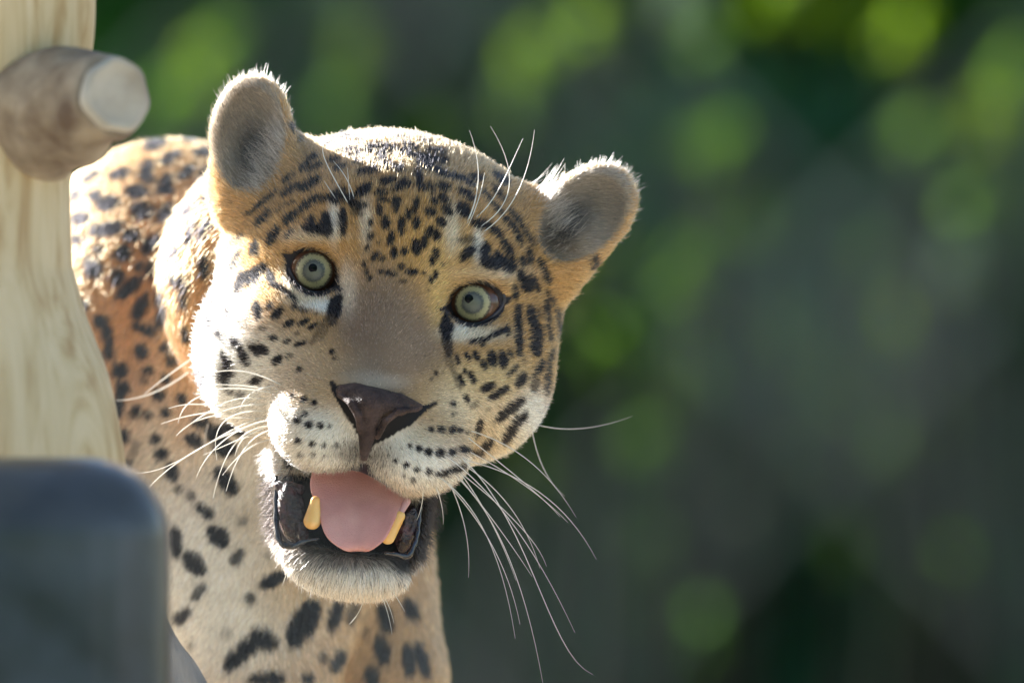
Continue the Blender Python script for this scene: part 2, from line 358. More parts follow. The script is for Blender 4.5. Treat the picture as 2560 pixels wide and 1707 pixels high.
# ------------------------------------------------------------------ the coat
def crop(x0, y0, rows, st=1.0):
    r = []
    for t in rows:
        t = tuple(t)
        if len(t) in (3, 4) : t2 = (t[0], t[1], t[0] + .5, t[1], t[2]) + t[3:]
        else: t2 = t
        r.append((x0 + t2[0] / 4, y0 + t2[1] / 4, x0 + t2[2] / 4, y0 + t2[3] / 4, t2[4] / 4, t2[5] if len(t2) > 5 else st))
    return r
HEAD = crop(500, 300, [
 (1380,310,1550,280,22),(1480,365,1610,335,22),(1640,290,1790,250,28),(1790,255,1980,290,30),(1980,300,2140,350,28),(2140,360,2352,400,35),
 (1250,240,1370,170,25),(1370,170,1510,170,25),(1560,195,1640,210,22),(1780,330,1870,345,28),(1720,415,1850,385,20),(1850,435,1960,470,28),(1960,475,2030,490,30),
 (1590,520,1780,495,32),(1540,430,1620,400,20),(1350,490,1440,455,28),(1290,405,1390,385,20),(1810,620,1950,590,28),(2000,650,2080,630,40),(1940,690,2010,690,22),
 (2170,500,2200,640,30),(2170,650,2260,680,28),(1750,730,1860,715,22),(1790,795,1860,800,20),(1580,740,1690,660,42),(1920,800,2000,810,26),(1950,800,1960,890,34),
 (2170,800,2140,920,26),(2090,900,2080,980,26),(1790,870,1800,930,35),(1850,990,1850,1060,46),(2020,990,2010,1120,32),(2170,990,2160,1070,30),(1710,1000,1700,1050,17),
 (1720,1150,1700,1190,25),(1920,1130,1895,1240,30),(1940,1290,1940,1360,32),(2040,1290,2040,1340,26),(2155,1220,2165,1320,45),(1770,1340,1730,1390,26),
 (2010,1450,2010,1480,25),(2070,1520,2160,1520,28),(1660,850,25,.7),(1790,1220,12),(1680,1260,1660,1300,12),(1830,1370,1800,1400,10),(1650,1430,1650,1470,12),(1680,1500,1660,1540,12),
 (1800,1510,15),(1870,1530,18),(1930,1540,20),
 (1010,500,1100,400,22),(1080,400,1160,355,22),(1080,500,1210,430,20),(830,610,930,550,18),(1010,690,1190,590,34),(820,750,980,650,24),(480,940,760,710,15),(570,1040,690,910,26),
 (760,920,820,870,15,.8),(860,850,940,810,12,.8),(860,1020,960,920,38),(960,920,1190,770,32),(1230,800,1450,690,26),(1330,810,1540,760,34),
 (1430,900,1430,1130,30),(1500,830,1620,860,38),(1530,900,1600,930,35,.8),(1050,1070,1290,1110,42),(1110,970,1120,1040,28),(1250,960,1280,1130,48),(690,1230,770,1080,33),
 (870,1170,920,1090,12),(520,1330,560,1220,30),(290,1500,390,1320,22),(240,1300,430,1140,14),(900,40,935,110,22),(990,190,22),
]) + [(846,738,844,790,7,1.0),(1115,785,1110,840,7,1.0)] + crop(900, 300, [
 (440,240,560,260,28),(350,160,470,180,15),(600,180,700,230,15),(690,300,840,320,26),(700,400,860,400,30),(600,430,720,480,40),(720,480,860,550,30),(860,550,1050,590,22),(1050,600,1160,660,22),
 (1110,550,1230,600,26),(1350,540,1480,640,34),(790,650,890,690,28),(700,650,730,720,25),(800,760,880,820,28),(720,790,760,830,25),(670,900,740,930,36),(830,870,910,930,32),
 (790,1000,830,1040,42),(770,1120,760,1190,34),(710,1080,690,1150,34),(650,1180,630,1270,30),(750,1300,770,1370,24),(710,1380,720,1440,20),(1000,700,1130,790,32),(990,860,1080,950,48),
 (1230,700,1330,830,14),(1330,830,1430,960,18),(1440,970,1560,1100,24),(1560,1100,1610,1240,22),(1330,670,1440,790,16),(1500,900,1620,1040,18),(1620,1050,1740,1250,14),
 (1130,1020,1300,1060,38),(1300,1060,1420,1170,32),(1420,1180,1530,1400,32),(1530,1400,1540,1480,22),(1020,1380,1130,1290,42),(1000,1200,1130,1200,35,.7),(1260,1250,1240,1400,42),
 (1240,1430,1480,1430,55),(1370,1350,1500,1500,46),(1680,1290,1710,1430,22),(1610,1380,1650,1440,28),
]) + crop(440, 620, [
 (690,310,880,190,42),(600,440,660,310,36),(620,310,700,250,32),(720,350,830,260,42),(930,240,960,350,42),(960,350,1080,420,24),(1080,420,1200,530,20),(550,210,620,60,20),(760,20,800,60,32),
 (400,420,350,620,24),(340,640,330,790,24),(500,560,510,680,12),(800,560,820,680,38),(940,560,930,600,28),(970,690,1050,620,33),(620,720,700,780,26,.6),(1090,780,1160,730,26),(1170,580,1200,585,15),
 (1220,600,1300,630,16,.8),(1230,770,1320,720,20),(1330,810,1400,760,15),(1400,660,12,.7),(840,800,890,810,17,.7),(960,890,1000,900,22),(1090,940,1140,925,17),(1200,970,1290,940,18),(1190,860,1220,850,12,.7),
 (1350,950,1500,720,22,.6),(430,830,430,880,22),(570,920,620,980,34),(640,1010,710,1150,33),(750,990,900,1030,38),(820,1040,40),(990,1140,1040,1090,33),(1110,1090,1150,1070,16,.7),
 (460,1060,480,1120,25),(490,1120,530,1190,40),(460,1250,490,1340,46),(500,1250,570,1250,28),(240,1230,290,1350,36),(270,1350,270,1450,25),(760,1330,840,1310,36),(520,1420,560,1450,25,.8),(620,1470,670,1460,25,.8),
 (1560,1040,24),(1580,1100,10),(1230,1210,24),(1550,640,1625,500,52),(1560,640,1560,740,48,.85),(1500,780,1450,900,26,.5),(2120,250,25),(2180,260,20),(2060,230,15),(1940,300,20),(1900,240,12),(1890,150,12),(2080,100,12),(2240,340,2290,335,12,.7),
]) + crop(1000, 620, [
 (420,160,12),(350,240,355,300,16),(300,290,315,340,18),(240,250,12),(290,420,12,.7),(1200,250,1280,420,42),(1240,300,1300,400,42),(1310,280,1390,430,18),(1150,380,1160,500,22),(1390,120,1450,220,26),(1450,230,1490,340,24),
 (1470,430,1540,560,16),(1560,600,1580,700,20),(1580,700,1600,900,14),(1460,540,1480,700,24),(1480,700,1500,920,18),(1180,580,1190,1060,30),(1300,600,1330,760,40),(1350,760,1380,900,50),(1350,900,1370,1050,54),
 (1390,600,1400,680,14,.8),(1070,800,1070,850,28),(1050,810,880,900,20),(880,905,700,945,20),(820,960,24),(660,1060,690,1110,18),(750,1050,780,1110,26),(830,1140,850,1190,30),(910,1060,930,1150,40),(1020,1060,1040,1170,40),
 (1090,1030,1110,1070,18),(1250,1110,1240,1140,15,.6),(560,1070,585,1150,16),(460,720,470,880,56),(440,780,490,1060,42,.9),(470,1080,530,1200,35,.5),(530,1200,600,1400,20,.6),(1090,1270,1170,1180,16),(700,1250,740,1340,22),
 (600,1280,630,1360,19),(640,1210,660,1250,10),(1180,1360,1240,1270,38),(1420,1130,1370,1260,26),(1350,1280,1340,1410,38,.85),(1520,1020,1480,1200,16),(1480,1200,1470,1450,20),(830,1420,920,1360,33),(900,1500,1070,1400,30),
 (360,1250,20,.9),(315,1305,12,.7),(530,1550,20),(660,1480,680,1530,18),(1950,90,1930,180,34),
]) + crop(900, 900, [
 (1380,590,1470,510,36),(1440,540,1620,390,40),(1440,820,1560,630,38),(1550,620,1640,560,38),(1600,620,1660,520,22),(1160,770,1210,610,24),(1220,900,1310,810,36),(1080,1150,1180,1110,28),(1120,460,1170,430,28,.6),(1280,490,15,.5),
 (940,440,22),(930,540,12),(715,690,22),(815,695,32),(925,700,32),(1000,700,25),(1070,720,14,.8),(500,855,20),(590,880,30),(690,915,36),(800,925,38),(920,920,34),(1000,890,1100,905,26),(1110,910,1230,950,15),
 (355,1010,14),(465,1050,25),(570,1090,25),(690,1115,27),(780,1140,900,1120,26),(900,1110,1040,1070,26),(440,1160,8),(530,1195,19),
 (760,430,640,490,12),(600,520,420,570,46),(420,580,260,690,44),(230,720,130,800,30),
]) + crop(440, 900, [
 (1160,360,22),(1275,390,30),(1380,425,24),(1280,535,22),(1210,600,34),(1330,645,34),(1440,655,27),(1530,663,13),(1220,810,25),(1360,835,25),(1480,855,15),(1600,850,13),(1240,950,22,.8),(1370,945,19,.8),(1480,960,8),
 (1100,960,1140,1080,32,.9),(1560,240,1650,400,26),(1680,420,1800,620,46),
])
BODY = crop(140, 280, [
 (930,350,1060,300,40),(1080,500,1210,420,34),(880,640,930,520,38),(930,680,30),(1090,760,1110,660,44),(1060,790,1150,790,34),(1270,650,1340,560,34),(580,640,710,600,35),(290,690,420,610,20),(160,860,240,800,25),
 (370,840,430,830,48),(450,930,590,900,58),(730,790,880,800,48),(800,990,920,990,68),(1060,1060,1130,960,44),(170,1080,300,1050,44),(200,1260,240,1280,48),(380,1190,640,1150,52),(720,1240,790,1240,58),(910,1370,1010,1260,48),
 (670,1390,670,1430,72),(430,1375,34),(330,1510,400,1568,66),(1400,410,1550,380,24),(1150,170,1350,170,28),(1300,280,1480,230,24),(1300,1010,1390,900,20),(1320,1300,1380,1120,24),(1460,1250,1540,1090,26),(1120,1450,1210,1360,24),
 (1450,620,1570,540,12),(1440,720,1560,640,12),(1500,860,1540,820,18),
]) + crop(140, 640, [
 (350,80,390,160,66),(620,190,610,240,62),(650,390,830,240,45),(810,590,900,420,44),(1040,370,1040,480,25),(1080,530,1050,700,28),(440,650,470,680,62),(480,700,540,860,34),(530,860,530,1010,24),(800,700,860,710,34),(900,730,960,770,34),
 (845,960,60),(1095,920,40),(1160,1040,44),(640,1140,66),(920,1140,34),(890,1250,15,.7),(665,1330,58),(650,1400,30),(1030,1390,45),(1100,1230,34),(1260,1430,34),(800,1540,30),(270,500,48),(390,1000,48),(450,1220,44),(600,1510,66),
 (960,80,950,200,34),(835,110,30),(1180,190,1190,290,22),(1270,230,1280,330,36),(1270,380,1280,500,20),(1480,50,1490,190,38),(1300,740,1310,830,24),
]) + crop(240, 960, [
 (200,240,210,300,50),(270,520,54),(370,300,34,.8),(520,310,30,.9),(700,280,36),(860,150,30),(600,550,34),(660,700,44),(740,830,780,920,46),(830,1050,30,.8),(950,1120,32,.8),(1050,1230,32),(1130,1300,35),(940,540,1030,580,44),
 (1010,380,1080,380,40),(1150,460,1250,540,66),(1230,640,1350,640,64),(1300,420,1450,470,38),(1240,880,1370,1050,58),(400,600,380,700,30,.5),(320,800,40,.8),(1480,1370,30,.6),(960,740,20,.2),(1420,780,30,.2),
]) + crop(360, 1315, [
 (700,60,790,150,70),(310,60,320,260,44),(450,310,560,430,68),(500,720,590,600,22,.9),(330,930,430,860,38),(900,350,970,270,34,.9),(1200,580,1380,490,42),(1060,720,36,.9),(1240,290,28,.4),(780,1110,850,1060,25,.4),(470,1200,12,.7),
 (840,1380,1130,1130,60),(1130,1100,1280,1170,70),(1500,1120,1680,820,100),(1100,1530,1350,1530,50),(1870,1000,1950,780,42),(1640,1530,44),(1790,1330,40,.9),(1900,1420,1970,1270,36),(2060,950,2100,800,30,.9),
]) + crop(700, 1315, [
 (1020,820,1080,1020,54),(1270,770,1340,900,48),(1000,1150,1040,1320,58),(1270,1200,1300,1450,42),(1380,1200,1460,1480,34),(910,1450,930,1568,58),(850,1060,40,.6),(820,900,30,.4),(1060,420,40,.7),
])
def poly_in(x, y, P):
    r = np.zeros(x.shape, bool); n = len(P)
    for i in range(n):
        x1, y1 = P[i]; x2, y2 = P[(i + 1) % n]
        c = ((y1 > y) != (y2 > y)) & (x < (x2 - x1) * (y - y1) / (y2 - y1 + 1e-9) + x1); r ^= c
    return r
MOUTH = [(735,1186),(765,1189),(827,1180),(890,1165),(912,1155),(930,1175),(962,1205),(1000,1235),(1030,1256),(1056,1258),(1044,1330),(1024,1400),(985,1390),(930,1382),(850,1376),(760,1360),(700,1372),(688,1300),(670,1230),(684,1190)]
NOSE = [(828,958),(850,962),(888,956),(925,968),(960,984),(1000,985),(1032,1005),(1045,1014),(1020,1030),(975,1036),(948,1070),(935,1110),(915,1150),(905,1110),(900,1065),(880,1020),(858,1000),(836,978)]
NOSTL = [(824,950),(834,952),(850,985),(880,1000),(903,1040),(905,1100),(890,1080),(872,1048),(850,1015),(832,985)]
NOSTR = [(1094,1004),(1060,1012),(1030,1010),(985,1028),(955,1058),(932,1112),(948,1106),(985,1086),(1022,1066),(1056,1036)]
def fnoise(x, y, z, f, seed=0):
    """smooth value noise from a few rotated sines"""
    r = 0; g = np.random.default_rng(seed)
    for i in range(6):
        d = g.normal(size=3); d /= np.linalg.norm(d); k = f * (1 + .7 * i)
        r = r + np.sin((x * d[0] + y * d[1] + z * d[2]) * k + g.uniform(0, 6.28)) / (1 + .35 * i)
    return r / 3.2
def hash2(i, j, k, s):
    v = np.sin(i * 127.1 + j * 311.7 + k * 74.7 + s * 53.3) * 43758.5453; return v - np.floor(v)
def cell_spots(x, y, z, cs=95.0):
    """random dark blotches for flanks the picture does not show"""
    gx, gy, gz = x / cs, y / cs, z / cs; best = np.full(x.shape, 9.0)
    fx, fy, fz = np.floor(gx), np.floor(gy), np.floor(gz)
    for a in (-1, 0, 1):
        for b in (-1, 0, 1):
            for c in (-1, 0, 1):
                i, j, k = fx + a, fy + b, fz + c
                dx = i + hash2(i, j, k, 1) - gx; dy = j + hash2(i, j, k, 2) - gy; dz = k + hash2(i, j, k, 3) - gz
                best = np.minimum(best, np.sqrt(dx * dx + dy * dy + dz * dz))
    return np.clip((.36 - best) / .08, 0, 1)
# tones (real surface colours)
TAN = np.array((.47, .255, .09)); GOLD = np.array((.60, .33, .085)); CREAM = np.array((.70, .57, .39)); WHITE = np.array((.82, .79, .72))
GREY = np.array((.20, .14, .105)); ORANGE = np.array((.54, .25, .085)); BLACK = np.array((.012, .011, .013)); BROWN = np.array((.20, .13, .075))
BLOBS_H = [  # x, y, rx, ry, colour, strength
 (940,360,300,90,(.48,.30,.14),.6),
 (1060,700,70,150,GOLD,.7),(1130,640,60,90,(.64,.42,.18),.7),
 (965,865,120,125,GREY,.97),(915,800,55,60,(.22,.15,.115),.7),(955,770,100,110,(.26,.17,.11),.85),(1040,900,90,90,(.27,.18,.115),.8),(900,930,80,35,(.24,.19,.15),.7),
 (1010,900,70,90,(.30,.20,.13),.7),
 (965,955,60,18,(.52,.44,.35),.5),(905,945,50,18,(.42,.36,.30),.5),
 (700,930,150,100,(.60,.44,.26),.6),(600,980,140,150,WHITE,.9),(520,860,80,180,WHITE,.7),
 (868,725,24,60,(.72,.58,.44),.7),(790,760,42,14,WHITE,.9),(815,765,25,16,WHITE,.9),
 (1150,830,40,18,WHITE,.9),(1190,835,75,20,CREAM,.85),(735,700,28,50,CREAM,.8),(760,745,50,14,CREAM,.8),
 (835,545,13,58,(.74,.66,.54),.85),(915,555,15,58,(.72,.62,.48),.7),(1130,570,18,58,(.72,.62,.46),.75),(1195,610,13,45,(.74,.68,.56),.85),
 (1095,720,24,85,(.72,.47,.17),.7),(780,590,80,14,CREAM,.6),(1230,680,90,18,CREAM,.5),
 (820,1090,120,75,WHITE,.95),(770,985,80,35,(.50,.34,.19),.75),(800,1150,130,35,WHITE,.8),(1010,1130,110,75,WHITE,.95),(1090,1190,90,50,WHITE,.8),(1080,1090,60,30,(.62,.48,.28),.5),
 (1110,1000,75,75,(.44,.28,.13),.9),(745,930,70,40,(.45,.31,.19),.6),
 (1180,1000,90,60,CREAM,.8),(1280,1080,110,90,CREAM,.95),(1330,1030,40,60,WHITE,.8),(1230,940,100,50,(.60,.44,.22),.8),
 (855,1440,210,70,WHITE,.95),(880,1402,120,26,(.12,.09,.07),.8),(1210,1170,60,30,WHITE,.8),
 (885,1132,48,30,(.10,.085,.07),.7),(950,1145,48,42,(.16,.13,.11),.6),
 (560,500,45,80,(.55,.31,.12),.9),
]
BLOBS_B = [
 (300,700,200,330,ORANGE,.9),(330,860,200,230,ORANGE,.85),(620,1200,270,250,(.80,.72,.60),.95),(450,1180,110,170,(.72,.55,.37),.85),(540,1480,250,260,(.82,.76,.65),.97),(770,1460,110,80,(.60,.42,.22),.7),
 (1000,1530,140,260,(.46,.30,.16),.9),(700,1300,120,80,(.6,.5,.36),.6),(460,900,60,200,ORANGE,.8),
]
def coat(x, y, z, nrm):
    """colour, bare-skin flag, wetness, hair length for points of the hide"""
    k = 1 + z * S / FD; px = 1280 + (x - 1280) / k; py = 853.5 + (y - 853.5) / k
    n_ = len(x); head = z < 385
    wx = px + 1.8 * fnoise(x, y, z, .09, 3); wy = py + 1.8 * fnoise(x, y, z, .09, 4)
    col = np.tile(TAN, (n_, 1)).astype(float)
    for B_, msk in ((BLOBS_H, head), (BLOBS_B, ~head)):
        for bx, by, rx, ry, c, st in B_:
            a = np.exp(-np.clip((((px - bx) / rx)**2 + ((py - by) / ry)**2), 0, 30)**1.5 * .7) * st * msk
            m = a > .004; col[m] = col[m] * (1 - a[m, None]) + np.array(c) * a[m, None]
    col *= (1 + .10 * fnoise(x, y, z, .03, 9))[:, None]
    dark = np.zeros(n_)
    for L_, msk in ((HEAD, head), (BODY, ~head)):
        ids = np.nonzero(msk)[0]; ax, ay = wx[ids], wy[ids]
        bx_ = ax.astype(int)
        for x1, y1, x2, y2, r, st in L_:
            m = (np.abs(ax - (x1 + x2) / 2) < abs(x1 - x2) / 2 + r + 8) & (np.abs(ay - (y1 + y2) / 2) < abs(y1 - y2) / 2 + r + 8)
            if not m.any(): continue
            q = ids[m]; dx, dy = x2 - x1, y2 - y1; t = np.clip(((ax[m] - x1) * dx + (ay[m] - y1) * dy) / (dx * dx + dy * dy + 1e-6), 0, 1)
            d = np.hypot(ax[m] - x1 - t * dx, ay[m] - y1 - t * dy)
            re_ = r * (1.14 - .42 * (2 * t - 1)**2) if abs(dx) + abs(dy) > 4 else r
            dark[q] = np.maximum(dark[q], np.clip((re_ + (2.2 if L_ is HEAD else 6.0) - d) / 5.5 + .5, 0, 1) * st)
    away = np.clip((nrm[:, 2] - .25) / .3, 0, 1) * ~head
    far = np.clip((z - 1700) / 300, 0, 1); away = np.maximum(away, far); low = np.clip((py - 1760) / 40, 0, 1); away = np.maximum(away, low)
    m = away > 0
    if m.any(): dark[m] = dark[m] * (1 - away[m]) + cell_spots(x[m], y[m], z[m]) * away[m]
    m = head & (nrm[:, 2] > .8)
    if m.any(): dark[m] = cell_spots(x[m], y[m], z[m], 60)
    # inside the ears
    ear = np.zeros(n_)
    for (cx_, cy_, cz_), an, ddx, ddy in ((EL, AL, 10, 40), (ER, AR, -22, 32)):
        ca, sa = math.cos(an), math.sin(an); dx, dy = px - cx_, py - cy_; a = ca * dx + sa * dy; b_ = -sa * dx + ca * dy
        inn = (np.hypot(a / 92, b_ / 140) < 1) & (z < 330) & (z > 150)
        e = np.exp(-(((a - (16 if an < .3 else -14)) / 54)**2 + ((b_ - 50) / 98)**2)**1.2) * inn
        base = np.array((.30, .245, .185)); rim = inn[:, None] * .88
        col = col * (1 - rim) + base * rim; dark = np.maximum(dark * (1 - .8 * inn), e * .97); ear = np.maximum(ear, inn)
    col = col * (1 - dark[:, None]) + BLACK * dark[:, None]
    # bare places: eye rims, nose, mouth
    bare = np.zeros(n_, bool); wet = np.zeros(n_)
    front = head & (z < 200)
    for i, (ex, ey) in enumerate(EYES):
        ang = EA[i]; ca, sa = math.cos(ang), math.sin(ang)
        if i == 0: ddx, ddy, rx, ry = px - ex + 2, py - ey - 4, 70, 58
        else: ddx, ddy, rx, ry = px - ex - 8, py - ey - 3, 74, 58
        a = ca * ddx + sa * ddy; b_ = -sa * ddx + ca * ddy; q = np.hypot(a / rx, b_ / ry)
        q = np.minimum(q, np.abs(a) / (rx * 1.32) + np.abs(b_) / (ry * .80))
        m = (q < 1.0) & front; bare |= m & (q < .93); col[m] = (.022, .018, .02); wet[m] = .35
    m = front & (poly_in(px, py, NOSE) | poly_in(px, py, NOSTL) | poly_in(px, py, NOSTR)); bare |= m; col[m] = (.010, .009, .011); wet[m] = .3  # dark of the nostril holes painted in, with the black nose rim
    m = head & poly_in(px, py, MOUTH); bare |= m; col[m] = (.020, .015, .020); wet[m] = .85
    # dark fur along the lips and the side of the open jaw
    m = head & (z > -60)
    for x1, y1, x2, y2, r in ((1076,1262,1052,1390,34),(662,1190,676,1330,26),(676,1330,720,1385,20),(1075,1235,1035,1400,38),(1035,1330,1010,1400,36),(1100,1240,1140,1215,22),(760,1370,1000,1390,16)):
        t = np.clip(((px - x1) * (x2 - x1) + (py - y1) * (y2 - y1)) / ((x2 - x1)**2 + (y2 - y1)**2), 0, 1)
        d = np.hypot(px - x1 - t * (x2 - x1), py - y1 - t * (y2 - y1)); a = np.clip((r - d) / 14 + .5, 0, 1) * m * ~bare * .93
        col = col * (1 - a[:, None]) + np.array((.03, .024, .022)) * a[:, None]
    # hair length in model units
    ln = np.full(n_, 26.0)
    nd = np.hypot(px - 945, py - 930); ln = np.where(head, np.clip(6 + nd * .036, 8, 23), 24)
    ln = np.where(head & (py > 1360), 27, ln); ln = np.where(head & (px < 560) & (py > 560), 34, ln)
    ln = np.where(ear > 0, 24, ln)
    ln = np.where(~head & (px < 560) & (py > 480) & (py < 820) & (px > 370), 34, ln)
    return np.clip(col, .004, .9), bare, wet, ln, ear, head

jag = empty('jaguar', (float(wp(640, 2880, 700)[0]), float(wp(640, 2880, 700)[1]), float(wp(640, 2880, 700)[2])),
            'spotted jaguar with open mouth and pink tongue peering round a pale tree trunk', 'jaguar')
JO = np.array(jag.location)
def part(name, V_, F_, m_, smooth=True, parent=None):
    return mesh_np(name, V_, F_, m_, parent or jag, smooth, origin=JO)

cv_, bare, wet, ln_, ear_, head_ = coat(V[:, 0], V[:, 1], V[:, 2], N)
body = part('body', wp(V[:, 0], V[:, 1], V[:, 2]), F, skin_m)
me = body.data
a = me.attributes.new('coat', 'FLOAT_COLOR', 'POINT'); a.data.foreach_set('color', np.hstack([cv_ * .8, np.ones((len(V), 1))]).astype(np.float32).ravel())
a = me.attributes.new('wet', 'FLOAT', 'POINT'); a.data.foreach_set('value', wet.astype(np.float32))

# ------------------------------------------------------------------ fur
def make_fur(count=430000, seg=5):
    A_, B_, C_, D_ = (V[F[:, i]] for i in range(4))
    area = .5 * np.linalg.norm(np.cross(C_ - A_, D_ - B_), axis=1); fc = (A_ + B_ + C_ + D_) / 4
    fn = N[F].mean(1); fn /= np.linalg.norm(fn, axis=1)[:, None] + 1e-9
    kk = 1 + fc[:, 2] * S / FD; px = 1280 + (fc[:, 0] - 1280) / kk; py = 853.5 + (fc[:, 1] - 853.5) / kk
    wgt = area.copy()
    wgt *= np.where(fn[:, 2] < .35, 1.0, .18)
    wgt *= np.where(fc[:, 2] > 385, .42, 1.0)
    wgt *= np.where((fc[:, 2] > 1900) | (py > 1800) | (px < 60), .06, 1.0)
    pick = rng.choice(len(F), count, p=wgt / wgt.sum())
    u, v = rng.random(count)[:, None], rng.random(count)[:, None]
    P = (A_[pick] * (1 - u) + B_[pick] * u) * (1 - v) + (D_[pick] * (1 - u) + C_[pick] * u) * v
    NA, NB, NC, ND = (N[F[pick, i]] for i in range(4))
    nn = (NA * (1 - u) + NB * u) * (1 - v) + (ND * (1 - u) + NC * u) * v; nn /= np.linalg.norm(nn, axis=1)[:, None] + 1e-9
    _, bare, wet, ln, ear, head = coat(P[:, 0], P[:, 1], P[:, 2], nn)
    keep = ~bare; P, nn, ln, ear, head, pick = (q[keep] for q in (P, nn, ln, ear, head, pick)); M = len(P)
    # lie of the coat
    nose = np.array((935, 985, -330.0)); d = P - nose; d /= np.linalg.norm(d, axis=1)[:, None]
    bd = np.tile(np.array((-.25, .85, .35)), (M, 1)); d = np.where(head[:, None], d, bd)
    for (cx_, cy_, cz_), an, sx in ((EL, AL, -.2), (ER, AR, 0)):
        ax_ = np.array((math.sin(an), -math.cos(an), -.1)); m = (np.hypot(P[:, 0] - cx_, P[:, 1] - cy_) < 150) & (P[:, 2] < 330) & (P[:, 2] > 130) & head
        near = m & (np.hypot((P[:, 0] - cx_), (P[:, 1] - cy_)) < 140)
        side = np.array((-math.cos(an), -math.sin(an), 0)) * (1 if cx_ < 900 else -1)
        d[near] = ax_ * .75 + side * .6
    wv = np.stack([fnoise(P[:, 0], P[:, 1], P[:, 2], .02, s_) for s_ in (21, 22, 23)], -1) * .22
    d = d + wv + rng.normal(size=(M, 3)) * .13
    d -= nn * (d * nn).sum(1)[:, None]; d /= np.linalg.norm(d, axis=1)[:, None] + 1e-9
    Q = P + d * ln[:, None] * .5; Q = Q + rng.normal(size=Q.shape) * np.array((3.4, 3.4, 0)); col = coat(Q[:, 0], Q[:, 1], P[:, 2], nn)[0]
    clump = 1 + .16 * fnoise(P[:, 0], P[:, 1], P[:, 2], .22, 41) + .10 * fnoise(P[:, 0], P[:, 1], P[:, 2], .07, 42); col = col * clump[:, None]
    kx = 1 + P[:, 2] * S / FD; hx, hy = 1280 + (P[:, 0] - 1280) / kx, 853.5 + (P[:, 1] - 853.5) / kx
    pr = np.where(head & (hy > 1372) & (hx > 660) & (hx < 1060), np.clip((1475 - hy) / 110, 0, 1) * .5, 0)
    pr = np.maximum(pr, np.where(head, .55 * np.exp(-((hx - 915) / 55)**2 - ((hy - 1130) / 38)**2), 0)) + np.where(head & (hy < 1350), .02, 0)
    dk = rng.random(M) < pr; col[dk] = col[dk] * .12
    guard = rng.random(M) < .035
    lift = np.where(guard, .22, 0)[:, None] + np.where(head, .30, .26)[:, None] + rng.normal(size=(M, 1)) * .08
    L_ = (ln * rng.uniform(.6, 1.2, M) * np.where(guard, 1.25, 1))[:, None]
    t = np.linspace(0, 1, seg)
    pts = np.empty((M, seg, 3), np.float32)
    for i, tt in enumerate(t):
        q = P - nn * 1.5 + L_ * (d * tt * (.9 + .1 * tt) + nn * lift * (tt - .45 * tt * tt) * 1.5) + np.array((0, 1, 0)) * L_ * .06 * tt * tt
        pts[:, i] = wp(q[:, 0], q[:, 1], q[:, 2]) - JO
    # pale tufts that sweep across the inside of each ear
    tuft = []
    for (x0, y0), (x1, y1), dr, cnt in (((722, 325), (640, 478), (-.78, -.62), 420), ((1352, 470), (1395, 625), (.86, -.42), 420)):
        for k in range(cnt):
            u_ = rng.random(); x, y = x0 + (x1 - x0) * u_ + rng.normal() * 14, y0 + (y1 - y0) * u_ + rng.normal() * 14; z = surf_z(x, y) + 3
            a_ = rng.normal() * .32; dx, dy = dr[0] * math.cos(a_) - dr[1] * math.sin(a_), dr[0] * math.sin(a_) + dr[1] * math.cos(a_); Lh = rng.uniform(30, 85)
            tuft.append([(x + dx * Lh * q_, y + dy * Lh * q_ - 6 * q_ * q_, z - 34 * q_ + 26 * q_ * q_) for q_ in t])
    for (cx_, cy_, cz_), an, ra_, rb_, a0_, a1_ in ((EL, AL, 100, 150, -3.5, .3), (ER, AR, 102, 148, -2.9, .9)):   # fringe round the rims
        for k in range(480):
            th = rng.uniform(a0_, a1_); ca_, sa_ = math.cos(an), math.sin(an); ex_, ey_ = ra_ * math.cos(th) * .97, rb_ * math.sin(th) * .97
            x, y = cx_ + ca_ * ex_ - sa_ * ey_, cy_ + sa_ * ex_ + ca_ * ey_; ox, oy = ca_ * math.cos(th) - sa_ * math.sin(th), sa_ * math.cos(th) + ca_ * math.sin(th)
            tx_, ty_ = math.sin(an), -math.cos(an); dx, dy = ox * .8 + tx_ * .7 + rng.normal() * .2, oy * .8 + ty_ * .7 + rng.normal() * .2; Lh = rng.uniform(5, 20) * (1.5 if rng.random() < .1 else 1); z = cz_ - 8 + rng.normal() * 10
            tuft.append([(x + dx * Lh * q_, y + dy * Lh * q_, z + 8 * q_) for q_ in t])
    n_pale = len(tuft); dcol = []
    for (xa, ya), (xb, yb), dr, cnt, L0, L1, cc in (((672,1195),(684,1345),(-.95,.25),520,14,44,(.02,.016,.015)), ((684,1345),(712,1392),(-.75,.6),160,10,30,(.10,.08,.07)), ((1092,1236),(1050,1400),(.88,.45),420,12,36,(.02,.017,.016)),
          ((700,1160),(735,1188),(-.55,.85),220,15,55,(.80,.70,.62)), ((668,1120),(700,1180),(-.8,.55),200,15,50,(.82,.78,.74)), ((1048,1400),(1000,1440),(.6,.8),160,10,30,(.5,.45,.38)), ((735,1184),(900,1156),(-.05,1),420,6,16,(.62,.52,.38)), ((925,1166),(1048,1252),(.25,.95),420,6,17,(.66,.56,.42))):
        for k in range(cnt):
            u_ = rng.random(); x, y = xa + (xb - xa) * u_ + rng.normal() * 5, ya + (yb - ya) * u_ + rng.normal() * 5; z = min(surf_z(x, y), 120)
            a_ = rng.normal() * .35; dx, dy = dr[0] * math.cos(a_) - dr[1] * math.sin(a_), dr[0] * math.sin(a_) + dr[1] * math.cos(a_); Lh = rng.uniform(L0, L1)
            tuft.append([(x + dx * Lh * q_, y + dy * Lh * q_ + 5 * q_ * q_, z - 8 * q_) for q_ in t]); dcol.append(cc)
